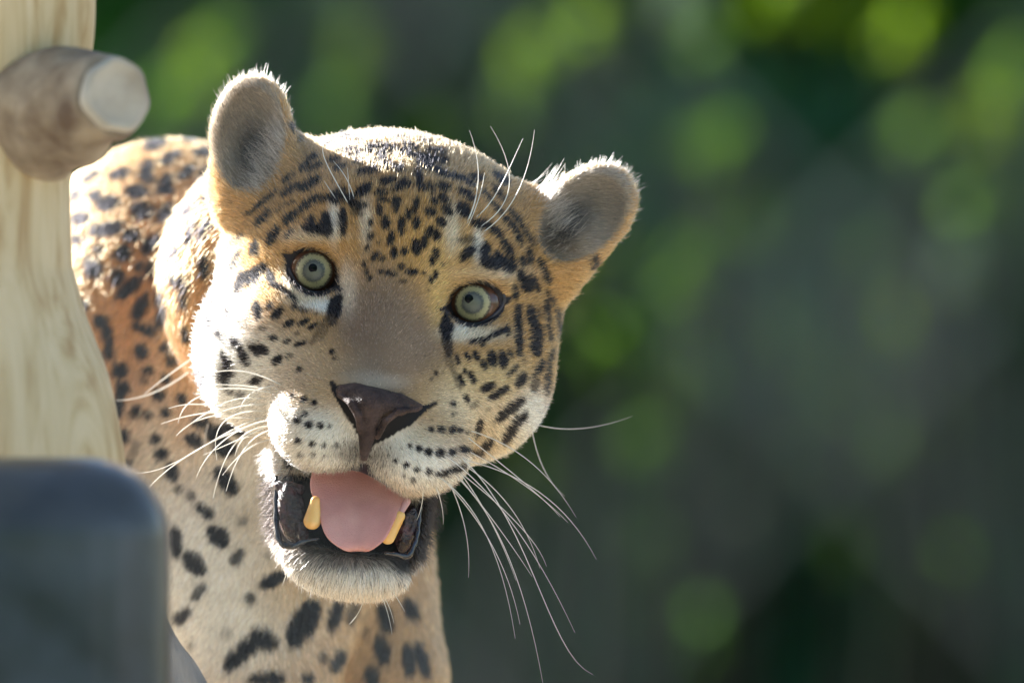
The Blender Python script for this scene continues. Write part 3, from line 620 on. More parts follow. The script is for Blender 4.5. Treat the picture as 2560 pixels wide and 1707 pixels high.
    tuft = np.array(tuft); tp = wp(tuft[..., 0], tuft[..., 1], tuft[..., 2]) - JO; pts = np.concatenate([pts, tp.astype(np.float32)]); M0 = M; M = len(pts)
    hc = bpy.data.hair_curves.new('fur'); hc.add_curves([seg] * M)
    hc.attributes['position'].data.foreach_set('vector', pts.ravel()) if 'position' in hc.attributes else hc.position_data.foreach_set('vector', pts.ravel())
    base = np.where(head, .00020, .00026) * np.where(ear > 0, .8, 1); base = base * np.where(nn[:, 2] > .35, 1.8, 1)
    base = base * np.where((P[:, 2] > 1900) | (P[:, 1] > 1900) | (P[:, 0] < 40), 3, 1)
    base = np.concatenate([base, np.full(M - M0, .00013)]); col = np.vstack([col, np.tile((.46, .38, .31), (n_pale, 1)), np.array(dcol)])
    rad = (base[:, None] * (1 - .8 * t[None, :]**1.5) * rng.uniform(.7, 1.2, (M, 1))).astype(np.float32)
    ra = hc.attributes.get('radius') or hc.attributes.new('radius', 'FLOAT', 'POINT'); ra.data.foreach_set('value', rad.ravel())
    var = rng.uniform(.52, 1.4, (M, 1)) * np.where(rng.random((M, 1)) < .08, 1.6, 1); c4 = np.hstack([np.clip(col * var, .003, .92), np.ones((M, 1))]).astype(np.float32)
    ca = hc.attributes.new('coat', 'FLOAT_COLOR', 'CURVE'); ca.data.foreach_set('color', c4.ravel())
    hc.materials.append(fur_m); o = link('fur', hc, jag); o['kind'] = 'stuff'
make_fur()

# ------------------------------------------------------------------ nose leather
def sdf_part(name, box, step, build, m_, sm=1):
    g = Field(*[np.arange(a, b, step) for a, b in box]); build(g); v, f = g.mesh(); v = smooth(v, f, sm); nn = normals(v, f)
    c = v.mean(0)
    if ((v - c) * nn).sum() < 0: f = f[:, ::-1]
    return part(name, wp(v[:, 0], v[:, 1], v[:, 2]), f, m_)
def b_nose(g):
    g.ell((938, 993, -158), (97, 30, 42), 12, ang=.22)
    g.ell((934, 1008, -190), (58, 34, 40), 14, ang=.15)
    g.cone((838, 968, -122), 9, (868, 992, -150), 19, 10)
    g.cone((930, 1012, -212), 37, (914, 1140, -196), 10, 14)
    g.ell((950, 1008, -200), (78, 30, 38), 14, ang=.18)
    g.cone((864, 986, -150), 17, (898, 978, -162), 19, 12)
    g.cone((1000, 1002, -196), 22, (1050, 1015, -160), 9, 10)
    g.cone((880, 1028, -240), 17, (872, 1018, -150), 14, 5, 'sub')
    g.cone((988, 1048, -240), 17, (990, 1046, -150), 15, 5, 'sub')
    for a_, b_, c_ in (((948, 1088, -214), (968, 1050, -236), 8), ((968, 1050, -236), (1000, 1026, -236), 8), ((1000, 1026, -236), (1046, 1020, -206), 7), ((905, 1072, -222), (900, 1036, -240), 8), ((900, 1036, -240), (882, 1006, -236), 9), ((882, 1006, -232), (852, 986, -170), 7)):
        g.cone(a_, c_, b_, c_, 5)
    g.cone((926, 1030, -262), 5, (915, 1140, -212), 5, 5, 'sub')
sdf_part('nose', ((800, 1090), (930, 1170), (-275, -100)), 2.5, b_nose, nose_m)
def tongue():
    rows = [(1120,800,1012,60),(1165,784,1022,35),(1200,772,1024,12),(1232,776,1022,-8),(1258,790,1012,-26),(1282,799,996,-44),(1308,804,984,-60),(1332,812,974,-72),(1350,826,962,-78),(1364,846,944,-78),(1375,864,928,-70),(1377,876,916,-50),(1372,886,906,-30)]
    R_ = np.array(rows, float); n_ = 44; t = np.linspace(0, len(R_) - 1, n_); R_ = np.stack([np.interp(t, np.arange(len(rows)), R_[:, i]) for i in range(4)], -1)
    for _ in range(4): R_[1:-1] = .25 * R_[:-2] + .5 * R_[1:-1] + .25 * R_[2:]
    m_ = 40; th = np.linspace(0, 2 * np.pi, m_, endpoint=False); v = []
    for k, (y, xl, xr, z) in enumerate(R_):
        hw, cx_ = (xr - xl) / 2, (xl + xr) / 2; q = min(1.0, (n_ - 1 - k) / 8 + .25); th_k = 20 * q
        for a_ in th:
            c_ = np.cos(a_); s1 = np.sin(a_); x = cx_ + hw * np.sign(c_) * abs(c_)**.8
            u_ = (x - cx_) / hw; zz = z - s1 * th_k - 26 * q * abs(u_)**2.2 + (14 * (q > .99) * np.exp(-(u_ / .12)**2) * min(1, (n_ - 9 - k) / 10) if s1 > 0 and k < n_ - 9 else 0) + 14 * q
            v.append((x, y + 6 * abs(u_) * (1 - q), zz))
    v = np.array(v); f = [(i * m_ + j, i * m_ + (j + 1) % m_, (i + 1) * m_ + (j + 1) % m_, (i + 1) * m_ + j) for i in range(n_ - 1) for j in range(m_)]
    e0 = (n_ - 1) * m_; f += [(e0 + j, e0 + j + 1, e0 + m_ - 2 - j, e0 + m_ - 1 - j) for j in range(m_ // 2 - 1)]
    f = np.array(f); v = smooth(v, f, 2)
    o = part('tongue', wp(v[:, 0], v[:, 1], v[:, 2]), f, tongue_m); return o
tongue()
def b_t1(g): g.cone((790, 1250, -62), 12, (782, 1300, -56), 22, 10)
sdf_part('tooth', ((750, 820), (1220, 1340), (-100, -30)), 2.5, b_t1, tooth_m)
def b_t2(g): g.cone((1000, 1288, -48), 14, (970, 1340, -52), 19, 10)
sdf_part('tooth', ((930, 1030), (1255, 1375), (-100, -30)), 2.5, b_t2, tooth_m)
def b_pk(g): g.cone((1018, 1252, -40), 10, (1002, 1282, -50), 7, 8)
sdf_part('gum', ((980, 1040), (1230, 1300), (-70, -20)), 2.5, b_pk, gumpink_m)
def lip(pts, rads):
    P = np.array([wp(*p) for p in pts]); n_ = 26; t = np.linspace(0, len(P) - 1, n_); 
    Q = np.stack([np.interp(t, np.arange(len(P)), P[:, i]) for i in range(3)], -1)
    for _ in range(3): Q[1:-1] = .25 * Q[:-2] + .5 * Q[1:-1] + .25 * Q[2:]
    r = np.interp(t, np.arange(len(P)), rads) * S; r = r * (1 + .18 * np.sin(np.arange(n_) * 1.9))
    v, f = tube(Q, r, 10); part('lower_lip', v, f, lip_m)
lip([(690,1190,20),(690,1250,5),(690,1310,-20),(700,1358,-50),(732,1366,-62),(760,1350,-60),(800,1345,-50)], [4,6,7,8,8,6,3])
lip([(1052,1262,0),(1046,1310,-10),(1040,1350,-30),(1022,1392,-48),(992,1382,-60),(960,1380,-60)], [4,6,7,8,6,3])
gum_m = noise_col('mottled_gum', (.012, .009, .012), (.11, .05, .055), 90, rough=.2, bump=.9, bscale=240, c3=(.03, .018, .022))
def b_g1(g):
    g.ell((728, 1282, -4), (34, 74, 34), 8, ang=-.12); g.cone((700, 1215, 10), 16, (752, 1222, 4), 12, 16); g.cone((748, 1250, -18), 12, (758, 1335, -36), 16, 12); g.cone((708, 1260, -38), 12, (712, 1330, -44), 10, 6, 'sub'); g.cone((735, 1240, -40), 8, (742, 1300, -48), 7, 6, 'sub')
sdf_part('gum', ((680, 790), (1190, 1370), (-70, 50)), 3, b_g1, gum_m)
def b_g2(g): g.ell((1016, 1322, -8), (26, 62, 30), 8, ang=.25); g.cone((1030, 1300, -36), 10, (1010, 1360, -46), 9, 6, 'sub')
sdf_part('gum', ((970, 1060), (1245, 1395), (-60, 40)), 3, b_g2, gum_m)

# ------------------------------------------------------------------ eyes
def uvs(c, r, nu=48, nv=28, sq=(1, 1, 1)):
    th = np.linspace(0, 2 * np.pi, nu, endpoint=False); ph = np.linspace(0, np.pi, nv)
    v = np.array([[math.sin(p) * math.cos(t), math.sin(p) * math.sin(t), math.cos(p)] for p in ph for t in th]) * r * np.array(sq) + np.array(c)
    f = [(i * nu + j, i * nu + (j + 1) % nu, (i + 1) * nu + (j + 1) % nu, (i + 1) * nu + j) for i in range(nv - 1) for j in range(nu)]
    return v, np.array(f)[:, ::-1]
def cap(R, ang, n_r=14, n_t=48):
    """spherical cap facing -Y, apex at the origin"""
    v = [(0, 0, 0)]; f = []
    for i in range(1, n_r + 1):
        a_ = ang * i / n_r
        for j in range(n_t):
            t = 2 * math.pi * j / n_t; v.append((R * math.sin(a_) * math.cos(t), R * (1 - math.cos(a_)), R * math.sin(a_) * math.sin(t)))
    for j in range(0, n_t, 2): f.append((0, 1 + j, 1 + (j + 1) % n_t, 1 + (j + 2) % n_t))
    for i in range(n_r - 1):
        for j in range(n_t):
            p = 1 + i * n_t + j; q = 1 + i * n_t + (j + 1) % n_t; f.append((p, p + n_t, q + n_t, q))
    return np.array(v), np.array(f)
IR = [(783, 677, 47, (782, 670)), (1181, 757, 46, (1173, 747))]
for (ex, ey), (ix, iy, ir, pu) in zip(EYES, IR):
    R = 68; zc = 92
    v, f = uvs(wp(ex + 3, ey + 1, zc), R * S); e = part('eye', v, f, ball_m)
    R2 = 58 * S; ang = math.asin(ir * S / R2); hgt = R2 * (1 - math.cos(ang))
    # the iris cap bulges a little out of the eyeball, turned where the animal looks
    cen = np.array((ex + 3.0, ey + 1.0, zc)); tgt = np.array((ix, iy, 0.0)); dirv = tgt - cen; dirv[2] = -math.sqrt(max(R**2 - dirv[0]**2 - dirv[1]**2, 1)); dirv /= np.linalg.norm(dirv)
    apex = cen + dirv * (R + 8)
    v, f = cap(R2, ang)
    me_ = bpy.data.meshes.new('iris'); me_.from_pydata([tuple(q) for q in v], [], [tuple(q) for q in f]); me_.materials.append(iris_m)
    for p_ in me_.polygons: p_.use_smooth = True
    o = link('iris', me_, e); dw = Vector((dirv[0], dirv[2], -dirv[1])); o.location = Vector(wp(*apex)) - Vector(JO)
    o.rotation_mode = 'QUATERNION'; o.rotation_quaternion = Vector((0, -1, 0)).rotation_difference(dw)
    v2, f2 = cap(R2, math.asin(11.0 * S / R2), 5, 24); me_ = bpy.data.meshes.new('pupil'); me_.from_pydata([tuple(q) for q in v2], [], [tuple(q) for q in f2]); me_.materials.append(pupil_m)
    for p_ in me_.polygons: p_.use_smooth = True
    o2 = link('pupil', me_, e); off = np.array((pu[0] - ix, pu[1] - iy))
    zz = -(R2 / S) + math.sqrt((R2 / S)**2 - off[0]**2 - off[1]**2)
    o2.location = o.location + Vector((off[0] * S, -zz * S - .0003, -off[1] * S)); o2.rotation_mode = 'QUATERNION'; o2.rotation_quaternion = o.rotation_quaternion
    # lid rim
    th = np.linspace(0, 2 * np.pi, 48); ang2 = EA[0] if ex < 900 else EA[1]; ca, sa = math.cos(ang2), math.sin(ang2)
    q = []
    for t in th:
        a_, b_ = 62 * math.cos(t), 53 * math.sin(t); a_ *= 1 + .22 * abs(math.cos(t))**6
        x_, y_ = ex + ca * a_ - sa * b_ + 2, ey + sa * a_ + ca * b_; r3 = math.hypot(x_ - ex - 3, y_ - ey - 1)
        z_ = zc - math.sqrt(max((R + 2)**2 - min(r3, R)**2, 0)); q.append(wp(x_, y_, z_))
    v, f = tube(q, 6 * S, 8, caps=False); part('eyelid', v, f, lid_m)

# ------------------------------------------------------------------ whiskers
def whisker(P, r=1.5, dz=0.0, z0=None):
    z = surf_z(*P[0]) if z0 is None else z0; n_ = len(P)
    q = [wp(*PP(p[0], p[1], z + 4 + dz * (i / (n_ - 1))**1.3)) for i, p in enumerate(P)]
    c = bez(q, 16); t = np.linspace(0, 1, 16); v, f = tube(c, r * S * (1 - .75 * t**2), 5, caps=False); part('whisker', v, f, whisk_m)
def cw(x0, y0, rows): return [[(x0 + r[i] / 4, y0 + r[i + 1] / 4) for i in range(0, len(r), 2)] for r in rows]
W_ = cw(440, 900, [(1050,250,600,0,220,180),(960,300,700,240,320,245),(950,325,500,240,270,330),(980,260,720,280,640,480),(910,390,620,340,400,470),(900,510,300,480,410,1000),(930,600,600,650,300,900,205,1170),
 (940,660,520,660,370,1380),(950,700,650,760,500,1310),(930,800,700,830,465,1150),(920,700,640,700,590,960),(930,650,620,800,270,950),(920,440,560,440,380,560),(900,590,640,560,430,590),(930,760,700,740,600,820)])
W_ += [[(665,1042),(560,1060),(430,1195),(334,1181)],[(665,1055),(540,1080),(390,1180),(361,1236)],[(475,900),(430,930),(360,985)],[(472,930),(380,1000),(290,1001)],[(560,1020),(480,1000),(421,1021)],[(520,985),(455,1000),(445,1058)],
 [(560,1030),(480,1030),(402,1060)],[(575,1035),(480,1040),(441,1089)],[(540,1020),(490,1045),(442,1087)],[(520,1060),(505,1110),(518,1158)]]
W_ += cw(500, 300, [(1500,870,1300,500,1140,280,1280,220),(1560,880,1520,600,1330,410),(1510,920,1490,700,1475,480),(1390,840,1240,610),(1300,940,1240,820)])
W_ += cw(900, 300, [(1030,1100,1200,780,1240,500,1095,105),(1050,1120,1210,800,1245,530),(1110,1010,1340,860,1440,600,1630,185),(1150,1100,1500,900,1640,600,1305,65),(1180,1150,1560,940,1700,500,1745,100),(1040,1100,1200,780,1160,635)])
RW = [[(1110,1136),(1290,1260),(1437,1580)],[(1080,1182),(1240,1270),(1288,1595)],[(1132,1182),(1290,1320),(1357,1706)],[(1150,1140),(1330,1300),(1370,1640),(1482,1685)],[(1162,1150),(1390,1200),(1491,1398)],[(1147,1177),(1235,1292),(1290,1450)],
 [(1170,1127),(1330,1210),(1420,1306)],[(1147,1190),(1260,1330),(1330,1440)],[(1085,1205),(1110,1260),(1108,1310)],[(1057,1212),(1060,1260),(1042,1300)],[(1150,1180),(1340,1330),(1366,1415)],[(1160,1162),(1300,1250),(1350,1420)],
 [(1170,1075),(1340,1120),(1440,1292)],[(1165,1090),(1360,1240),(1400,1292)],[(1330,1075),(1350,1190),(1412,1240)],[(1345,1062),(1450,1090),(1581,1040)],[(1120,1200),(1180,1320),(1171,1443)],[(1100,1190),(1260,1350),(1300,1560)]]
CW = cw(700, 1315, [(1000,660,1090,850,1120,1080),(1010,660,1100,780,1140,970),(1090,600,1180,720,1250,855),(1180,540,1290,650),(840,720,800,880,690,980),(540,720,540,950),(310,680,320,910),(350,680,410,885),(80,430,20,600),(150,540,-20,780)])
for i, P_ in enumerate(W_): whisker(P_, 1.9 if i < 25 else 1.4, dz=-30 if i < 25 else 20)
for P_ in RW: whisker(P_, 1.35, dz=50)
for P_ in CW: whisker(P_, .9, dz=10)

# ------------------------------------------------------------------ wooden trunk, stub, dark block, bark log
wood_m = noise_col('weathered_wood', (.40, .25, .10), (.64, .50, .31), 9, rough=.7, stretch=(3.2, 3.2, .45), bump=.6, bscale=20, c3=(.57, .43, .24), distort=3.5)
stub_m = noise_col('grey_wood', (.09, .045, .018), (.44, .34, .23), 12, rough=.7, stretch=(2, 2, 2), bump=.4, c3=(.26, .19, .12))
def rough_tube(pts, rad, sides=40, n_=60, amp=.06, f=(3, 5), seed=1, capz=0):
    P = np.array(pts, float); t = np.linspace(0, len(P) - 1, n_); Q = np.stack([np.interp(t, np.arange(len(P)), P[:, i]) for i in range(3)], -1)
    for _ in range(6): Q[1:-1] = .25 * Q[:-2] + .5 * Q[1:-1] + .25 * Q[2:]
    r = np.interp(t, np.arange(len(P)), rad); v, fc = tube(Q, r, sides); g = np.random.default_rng(seed)
    ring = v[:n_ * sides].reshape(n_, sides, 3); th = np.linspace(0, 2 * np.pi, sides, endpoint=False)[None]; tt = np.linspace(0, 1, n_)[:, None]
    d = 0
    for k in range(6): d = d + np.sin(th * g.integers(1, 6) + tt * g.uniform(-f[1], f[1]) * 3 + g.uniform(0, 6)) / (1 + k)
    ring[:] = Q[:, None] + (ring - Q[:, None]) * (1 + amp * d[..., None] / 2); v[:n_ * sides] = ring.reshape(-1, 3); return v, fc
TZ = -700
def edge(xr, y, r=250): q = PP(xr, y, TZ); return wp(q[0] - r, q[1], q[2])
pts = [edge(240, -700), edge(240, -200), edge(238, 60), edge(205, 260), edge(178, 430), edge(184, 700), edge(226, 860), edge(285, 1010), edge(318, 1180), edge(330, 1500), edge(330, 2400), edge(330, 2900)]
v, f = rough_tube(pts, [250 * S] * len(pts), amp=.03, n_=140, sides=56, seed=4)
base = (float(edge(330, 2900)[0]), float(TZ * S), float(edge(330, 2900)[2]))
trunk = empty('dead_tree', base, 'pale bark-stripped tree trunk with a grey sawn branch stub at far left', 'tree trunk')
mesh_np('trunk', v, f, wood_m, trunk, origin=base)
a0 = wp(*PP(50, 305, -760)); a1 = wp(*PP(180, 268, -960)); a2 = wp(*PP(283, 240, -1130))
v, f = rough_tube([a0, a1, a2], [172 * S, 138 * S, 96 * S], amp=.10, n_=30, sides=48, seed=8)
# rounded, slightly hollow sawn end
v[-1] = v[-1] + (a2 - a1) / np.linalg.norm(a2 - a1) * (4 * S)
sb = mesh_np('branch_stub', v, f, stub_m, trunk, origin=base); bv = sb.modifiers.new('bevel', 'BEVEL'); bv.width = .007; bv.segments = 3; bv.limit_method = 'ANGLE'; bv.angle_limit = 1.0
end_m = noise_col('sawn_end', (.30, .24, .17), (.58, .50, .40), 18, rough=.8, bump=.4)
dn = (a2 - a1) / np.linalg.norm(a2 - a1); u1 = np.cross(dn, (0, 0, 1)); u1 /= np.linalg.norm(u1); u2 = np.cross(dn, u1); vv = [a2 + dn * .006]; ff = []
for rr_, dd_ in ((.35, .003), (.7, .006), (.86, .008), (.93, .002)):
    for j in range(32):
        th = 2 * math.pi * j / 32; wob = 1 + .05 * math.sin(3 * th + 1) + .03 * math.sin(7 * th); vv.append(a2 + dn * dd_ + (u1 * math.cos(th) + u2 * math.sin(th)) * 96 * S * rr_ * wob)
for j in range(0, 32, 2): ff.append((0, 1 + j, 1 + (j + 1) % 32, 1 + (j + 2) % 32))
for i in range(3):
    for j in range(32): ff.append((1 + i * 32 + j, 33 + i * 32 + j, 33 + i * 32 + (j + 1) % 32, 1 + i * 32 + (j + 1) % 32))
mesh_np('cut_end', vv, ff, end_m, trunk, origin=base)
# unseen second stem, added on the left to shade the trunk and stub
v, f = rough_tube([(-.98, .16, 0), (-.99, .17, H * .6), (-.97, .18, H + .4), (-1.0, .18, H + 1.7)], [.26, .24, .21, .17], amp=.04, n_=60, sides=40, seed=77)
mesh_np('trunk', v, f, wood_m, trunk, origin=base)
# dark block: blue of the sky's reflection put into its base colour
blk_m = noise_col('sky_sheen_paint', (.006, .010, .012), (.030, .042, .060), 14, rough=.3, bump=.05, bscale=25)
blk_m.node_tree.nodes['Principled BSDF'].inputs['Specular IOR Level'].default_value = .42
import bmesh
bm = bmesh.new(); bmesh.ops.create_cube(bm, size=1)
zb = -2100; p1 = wp(*PP(404, 1150, zb)); p0 = wp(*PP(-420, 2900, zb)); w_ = p1[0] - p0[0]; h_ = p1[2] - p0[2]
bmesh.ops.scale(bm, vec=(w_, .16, h_), verts=bm.verts); bmesh.ops.bevel(bm, geom=bm.edges[:] + bm.verts[:], offset=.05, segments=10, profile=.5, affect='EDGES')
me = bpy.data.meshes.new('fence_post'); bm.to_mesh(me); bm.free(); me.materials.append(blk_m)
for p_ in me.polygons: p_.use_smooth = True
o = link('dark_post', me); o.location = ((p0[0] + p1[0]) / 2, zb * S + .08, (p0[2] + p1[2]) / 2)
tag(o, 'glossy black rounded block with sky-blue sheen painted in, blurred in the lower left corner', 'post')
bark_m = noise_col('bark', (.05, .045, .04), (.34, .31, .29), 14, rough=.85, stretch=(3, 3, .6), bump=1.0, bscale=40, c3=(.20, .19, .19))
q0 = wp(*PP(262, 1530, 120)); q1 = wp(*PP(390, 1720, 150)); q2 = wp(*PP(700, 2400, 200))
v, f = rough_tube([q0, q1, q2], [118 * S, 120 * S, 130 * S], amp=.07, n_=70, sides=48, seed=12)
o = mesh_np('bark_log', v, f, bark_m); tag(o, 'grey rough-barked log end in front of the jaguar foreleg at the bottom edge', 'log')

# platform of round logs the animal stands on
plat_z = float(wp(0, 2890, 0)[2]); pe = empty('log_platform', (-.1, .6, plat_z - .3), 'raised platform of round logs under the jaguar', 'platform'); po = np.array(pe.location)
for i in range(12):
    yy = -.15 + i * .14; v, f = rough_tube([(-1.1, yy, plat_z - .07), (0, yy, plat_z - .07), (.9, yy, plat_z - .07)], [.07, .068, .066], amp=.03, n_=24, sides=20, seed=30 + i)
    mesh_np('log', v, f, wood_m, pe, origin=po)
for xx, yy in ((-1, -.1), (.8, -.1), (-1, 1.4), (.8, 1.4)):
    v, f = rough_tube([(xx, yy, 0), (xx, yy, plat_z - .14)], [.1, .09], amp=.03, n_=20, sides=20, seed=50); mesh_np('support_post', v, f, wood_m, pe, origin=po)

# ------------------------------------------------------------------ ground, trees, bushes, fence
gm = noise_col('soil_and_grass', (.035, .05, .02), (.16, .13, .07), 1.5, rough=.95, c3=(.08, .08, .035))
sand = noise_col('bounce_sand', (.28, .25, .21), (.40, .37, .32), 2.5, rough=.95)  # unseen sandy strip, added to bounce warm fill onto the face
pth = mesh_np('bounce_path', [(-30, -40, .004), (30, -40, .004), (30, -.6, .004), (-30, -.6, .004)], [(0, 1, 2, 3)], sand, smooth=False); pth['kind'] = 'structure'
g = mesh_np('ground', [(-150, -60, 0), (150, -60, 0), (150, 250, 0), (-150, 250, 0)], [(0, 1, 2, 3)], gm, smooth=False); g['kind'] = 'structure'

def leaves(cen, rad, n_, size, g, shell=.5, droop=.0):
    """leaf-sized folded blades through an ellipsoid volume"""
    d = g.normal(size=(n_, 3)); d /= np.linalg.norm(d, axis=1)[:, None]; r = g.uniform(shell, 1, n_)**(1 / 2)
    c = np.array(cen) + d * r[:, None] * np.array(rad)
    a = g.normal(size=(n_, 3)); a[:, 2] -= droop; a /= np.linalg.norm(a, axis=1)[:, None]; b_ = np.cross(a, g.normal(size=(n_, 3))); b_ /= np.linalg.norm(b_, axis=1)[:, None] + 1e-9
    s_ = size * g.uniform(.6, 1.3, n_)[:, None]
    Vv = np.stack([c - a * s_ * .5, c + b_ * s_ * .28, c + a * s_ * .5, c - b_ * s_ * .28], 1).reshape(-1, 3)
    return Vv, np.arange(n_ * 4).reshape(-1, 4)
trunk_m = noise_col('dark_bark', (.010, .014, .009), (.026, .030, .020), 6, spec=.05, rough=.9, stretch=(4, 4, 1), bump=.6)
LM = [leaf_mat('dark_leaf', (.048, .155, .055), .35), leaf_mat('green_leaf', (.075, .215, .045), .4), leaf_mat('bluish_leaf', (.046, .160, .080), .35)]
BM = [leaf_mat('young_leaf', (.16, .25, .02), .5), leaf_mat('mid_leaf', (.08, .16, .03), .5), leaf_mat('sky_gap_leaf', (.30, .38, .34), .4)]  # last one: brightness of sky gaps put into a leaf colour
def at_(x, y, D):
    """world point on the line of sight through (x, y) at distance D from the lens"""
    return np.array(((x - 1280) * S * D / FD, -FD + D, (853.5 - y) * S * D / FD + H))
gg = np.random.default_rng(11)
kinds = ['dense dark tree', 'mid-green bushy tree', 'bluish-green tree']
# far belt of trees
tx = np.linspace(-9, 9, 13)
places = ['at the far left edge', 'second from the left', 'third from the left', 'fourth from the left, behind the shoulder', 'behind the jaguar ear on the left', 'behind the top of the head', 'in the middle of the far belt',
          'right of the right ear', 'behind the long right whiskers', 'in the dark gap right of centre', 'near the right frame edge', 'second from the right end', 'at the far right end']
for i, x in enumerate(tx):
    D = gg.uniform(30, 36); hgt = gg.uniform(9, 12); xx = x + gg.uniform(-.5, .5); k = i % 3
    e = empty('broadleaf_tree', (xx, D - FD, 0), f'{kinds[k]} {places[i]} of the blurred background', 'tree', 'trees in the blurred background')
    v, f = rough_tube([(xx, D - FD, 0), (xx + gg.uniform(-.3, .3), D - FD, hgt * .5), (xx + gg.uniform(-.5, .5), D - FD + .2, hgt * .85)], [.13, .10, .05], n_=24, sides=12, seed=i)
    mesh_np('trunk', v, f, trunk_m, e, origin=(xx, D - FD, 0))
    Vs, Fs, o_ = [], [], 0
    for j in range(36):
        c = (xx + gg.normal() * 1.0, D - FD + gg.normal() * .8, gg.uniform(.2, hgt) if j < 22 else gg.uniform(.2, 5)); v, f = leaves(c, (1.0, .8, .75), 420, .19, gg); Vs.append(v); Fs.append(f + o_); o_ += len(v)
    Ws, Gs, p_ = [], [], 0
    for j in range(11):
        c = (xx + gg.normal() * .9, D - FD - gg.uniform(1.0, 2.0), gg.uniform(.4, 5.8)); q_ = gg.uniform(.12, .42); v, f = leaves(c, (q_, q_, q_ * gg.uniform(.7, 2)), int(30 + 240 * q_ * q_ * gg.uniform(.5, 2.5)), .10, gg, shell=.0); Ws.append(v); Gs.append(f + p_); p_ += len(v)
    o = mesh_np('sunlit_twigs', np.vstack(Ws), np.vstack(Gs), BM[1 if i % 4 else 0], e, smooth=False, origin=(xx, D - FD, 0)); o['kind'] = 'stuff'
    mesh_np('crown', np.vstack(Vs), np.vstack(Fs), LM[k], e, smooth=False, origin=(xx, D - FD, 0))
# the wood closes behind the first row of trees
Vs, Fs, o_ = [], [], 0
for j in range(170):
    c = (gg.uniform(-13, 13), gg.uniform(34, 36.5), gg.uniform(0, 11)); v, f = leaves(c, (1.7, .9, 1.5), 420, .34, gg, shell=.2); Vs.append(v); Fs.append(f + o_); o_ += len(v)
wd = mesh_np('far_wood', np.vstack(Vs), np.vstack(Fs), LM[0], smooth=False); tag(wd, 'dense dark wood closing the view behind the separate trees', 'wood', kind='stuff')
# trees on the visitors' side, behind the lens: they darken what the low reflections see
Vs, Fs, o_ = [], [], 0
for j in range(90):
    c = (gg.uniform(-22, 22), gg.uniform(-24, -19), gg.uniform(.5, 8.5)); v, f = leaves(c, (2.2, 1.4, 1.9), 260, .42, gg, shell=.2); Vs.append(v); Fs.append(f + o_); o_ += len(v)
wd = mesh_np('rear_wood', np.vstack(Vs), np.vstack(Fs), LM[1], smooth=False); tag(wd, 'dense green trees standing behind the photographer outside the picture', 'wood', kind='stuff')
# sunlit sprays of leaves on saplings; the pale ones are added for sky gaps
spr = [(890,130,110,0,1.1,'above the left ear'),(860,260,80,1,.8,'low beside the left ear'),(1480,60,120,0,1.5,'brightest one at the top centre'),(1950,-5,95,0,1.7,'yellow one at the top edge'),(2110,15,85,0,1.9,'yellow one beside the dark gap'),
 (1710,5,85,2,1.2,'sky-gap stand-in at the top edge'),(1810,380,95,1,1.3,'right of the right ear tip'),(2470,300,100,0,1.4,'bright one at the upper right edge'),(2545,180,70,1,1.1,'in the upper right corner'),(2390,650,100,2,1.0,'bluish sky-gap stand-in at the right'),
 (1930,840,90,1,.9,'mid-right, level with the eye'),(1780,610,80,1,.6,'right of the right ear base'),(1910,560,70,1,.9,'small one beside the dark gap'),(1710,960,90,1,1.0,'right of the cheek'),(2290,1110,95,0,.8,'lower right, below the pale spray'),
 (1350,1190,92,0,1.0,'behind the right whiskers'),(1620,1110,80,1,.6,'right of the whiskers'),(2340,1400,80,1,.6,'dim one near the lower right corner'),(2120,1370,70,1,.5,'dim one left of the lower right corner'),(1750,1560,90,1,.5,'at the bottom edge right of the whiskers'),
 (560,120,100,1,.5,'dim one left of the left ear'),(2300,330,90,1,.7,'upper right, left of the brightest edge spray'),(1290,240,90,1,.4,'above the skull'),(420,280,80,1,.6,'next to the branch stub'),(2080,980,80,1,.5,'beside the lower right sprays')]
n_named = len(spr)
for i in range(34): spr.append((gg.uniform(450, 2600), gg.uniform(-40, 1650), gg.uniform(35, 85), 1 if i % 3 else 0, gg.uniform(.25, .75), None))
for i, (x, y, r, k, q, pl) in enumerate(spr):
    D = gg.uniform(19.5, 23); c = at_(x, y, D); s_ = r * S * D / FD * .55; sx_, sz_ = s_ * gg.uniform(.5, 1.2), s_ * gg.uniform(.7, 1.7); b0 = (c[0] + gg.uniform(-.3, .3), c[1] + gg.uniform(-.2, .2), 0.0)
    nm = ['yellow-green', 'mid-green', 'pale grey-green'][k]
    if pl: e = empty('sapling', b0, f'thin sapling with a sunlit {nm} leaf spray, {pl}', 'sapling', 'saplings with sunlit leaf sprays')
    else: e = empty('sapling', b0, 'thin sapling with a small dim leaf spray lost in the blurred greenery', 'sapling', 'small dim saplings')
    v, f = rough_tube([b0, (c[0] * .6 + b0[0] * .4, c[1], c[2] * .5), tuple(c)], [.03, .022, .008], n_=16, sides=8, seed=i); mesh_np('stem', v, f, trunk_m, e, origin=b0)
    v, f = leaves(c, (sx_, s_, sz_), int(44 * q) + 8, .085, gg, shell=.0); mesh_np('leaf_spray', v, f, BM[k], e, smooth=False, origin=b0)
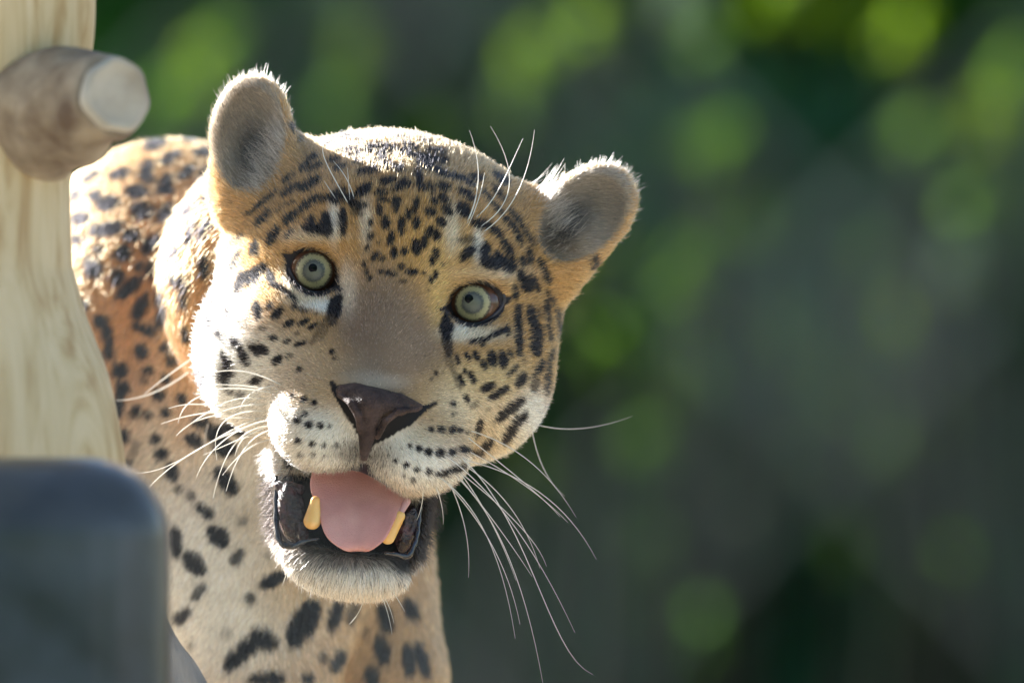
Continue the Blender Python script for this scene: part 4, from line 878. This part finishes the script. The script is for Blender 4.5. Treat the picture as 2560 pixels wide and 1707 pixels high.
# chain-link fence behind the animal
fm, n, b = new_mat('galvanised_wire'); setp(b, Base_Color=(.008, .008, .009, 1), Metallic=.0, Roughness=.9); b.inputs['Specular IOR Level'].default_value = 0
fy = 4.2; fe = empty('chain_link_fence', (0, fy, 0), 'blurred chain-link fence with diamond mesh behind the jaguar', 'fence')
Vs, Fs, o_ = [], [], 0; cell = .075; nz_ = 30
for i in range(-24, 25):
    x0 = i * cell; zz = np.arange(nz_ + 1) * cell + 1.9; sg = (np.arange(nz_ + 1) % 2) * 2 - 1
    pts = np.stack([x0 + (1 if i % 2 else -1) * sg * cell * .5, fy + .002 * sg, zz], -1); v, f = tube(pts, .0011, 4, caps=False); Vs.append(v); Fs.append(f + o_); o_ += len(v)
o = mesh_np('wire_mesh', np.vstack(Vs), np.vstack(Fs), fm, fe, smooth=False, origin=(0, fy, 0)); o['kind'] = 'stuff'
for xx in (-1.9, 1.9):
    v, f = tube([(xx, fy, 0), (xx, fy, 4.4)], .03, 16); mesh_np('fence_pole', v, f, fm, fe, origin=(0, fy, 0))

# the visitors' side of the enclosure: a chain-link fence close to the lens
ny = -FD + 1.3; ne = empty('near_chain_link_fence', (0, ny, 0), 'very blurred chain-link fence between the lens and the jaguar', 'fence')
wm, n, b = new_mat('bright_wire'); setp(b, Base_Color=(.22, .27, .29, 1), Metallic=.1, Roughness=.6)
Vs, Fs, o_ = [], [], 0; cell = .075
for i in range(-34, 35):
    x0 = i * cell + .02; zz = np.arange(36) * cell + H - .9; sg = (np.arange(36) % 2) * 2 - 1
    pts = np.stack([x0 + (1 if i % 2 else -1) * sg * cell * .5, ny + .003 * sg, zz], -1); v, f = tube(pts, .0012, 6, caps=False); Vs.append(v); Fs.append(f + o_); o_ += len(v)
o = mesh_np('wire_mesh', np.vstack(Vs), np.vstack(Fs), wm, ne, smooth=True, origin=(0, ny, 0)); o['kind'] = 'stuff'
for xx in (-2.6, 2.6):
    v, f = tube([(xx, ny, 0), (xx, ny, 4.0)], .025, 16); mesh_np('fence_pole', v, f, wm, ne, origin=(0, ny, 0))
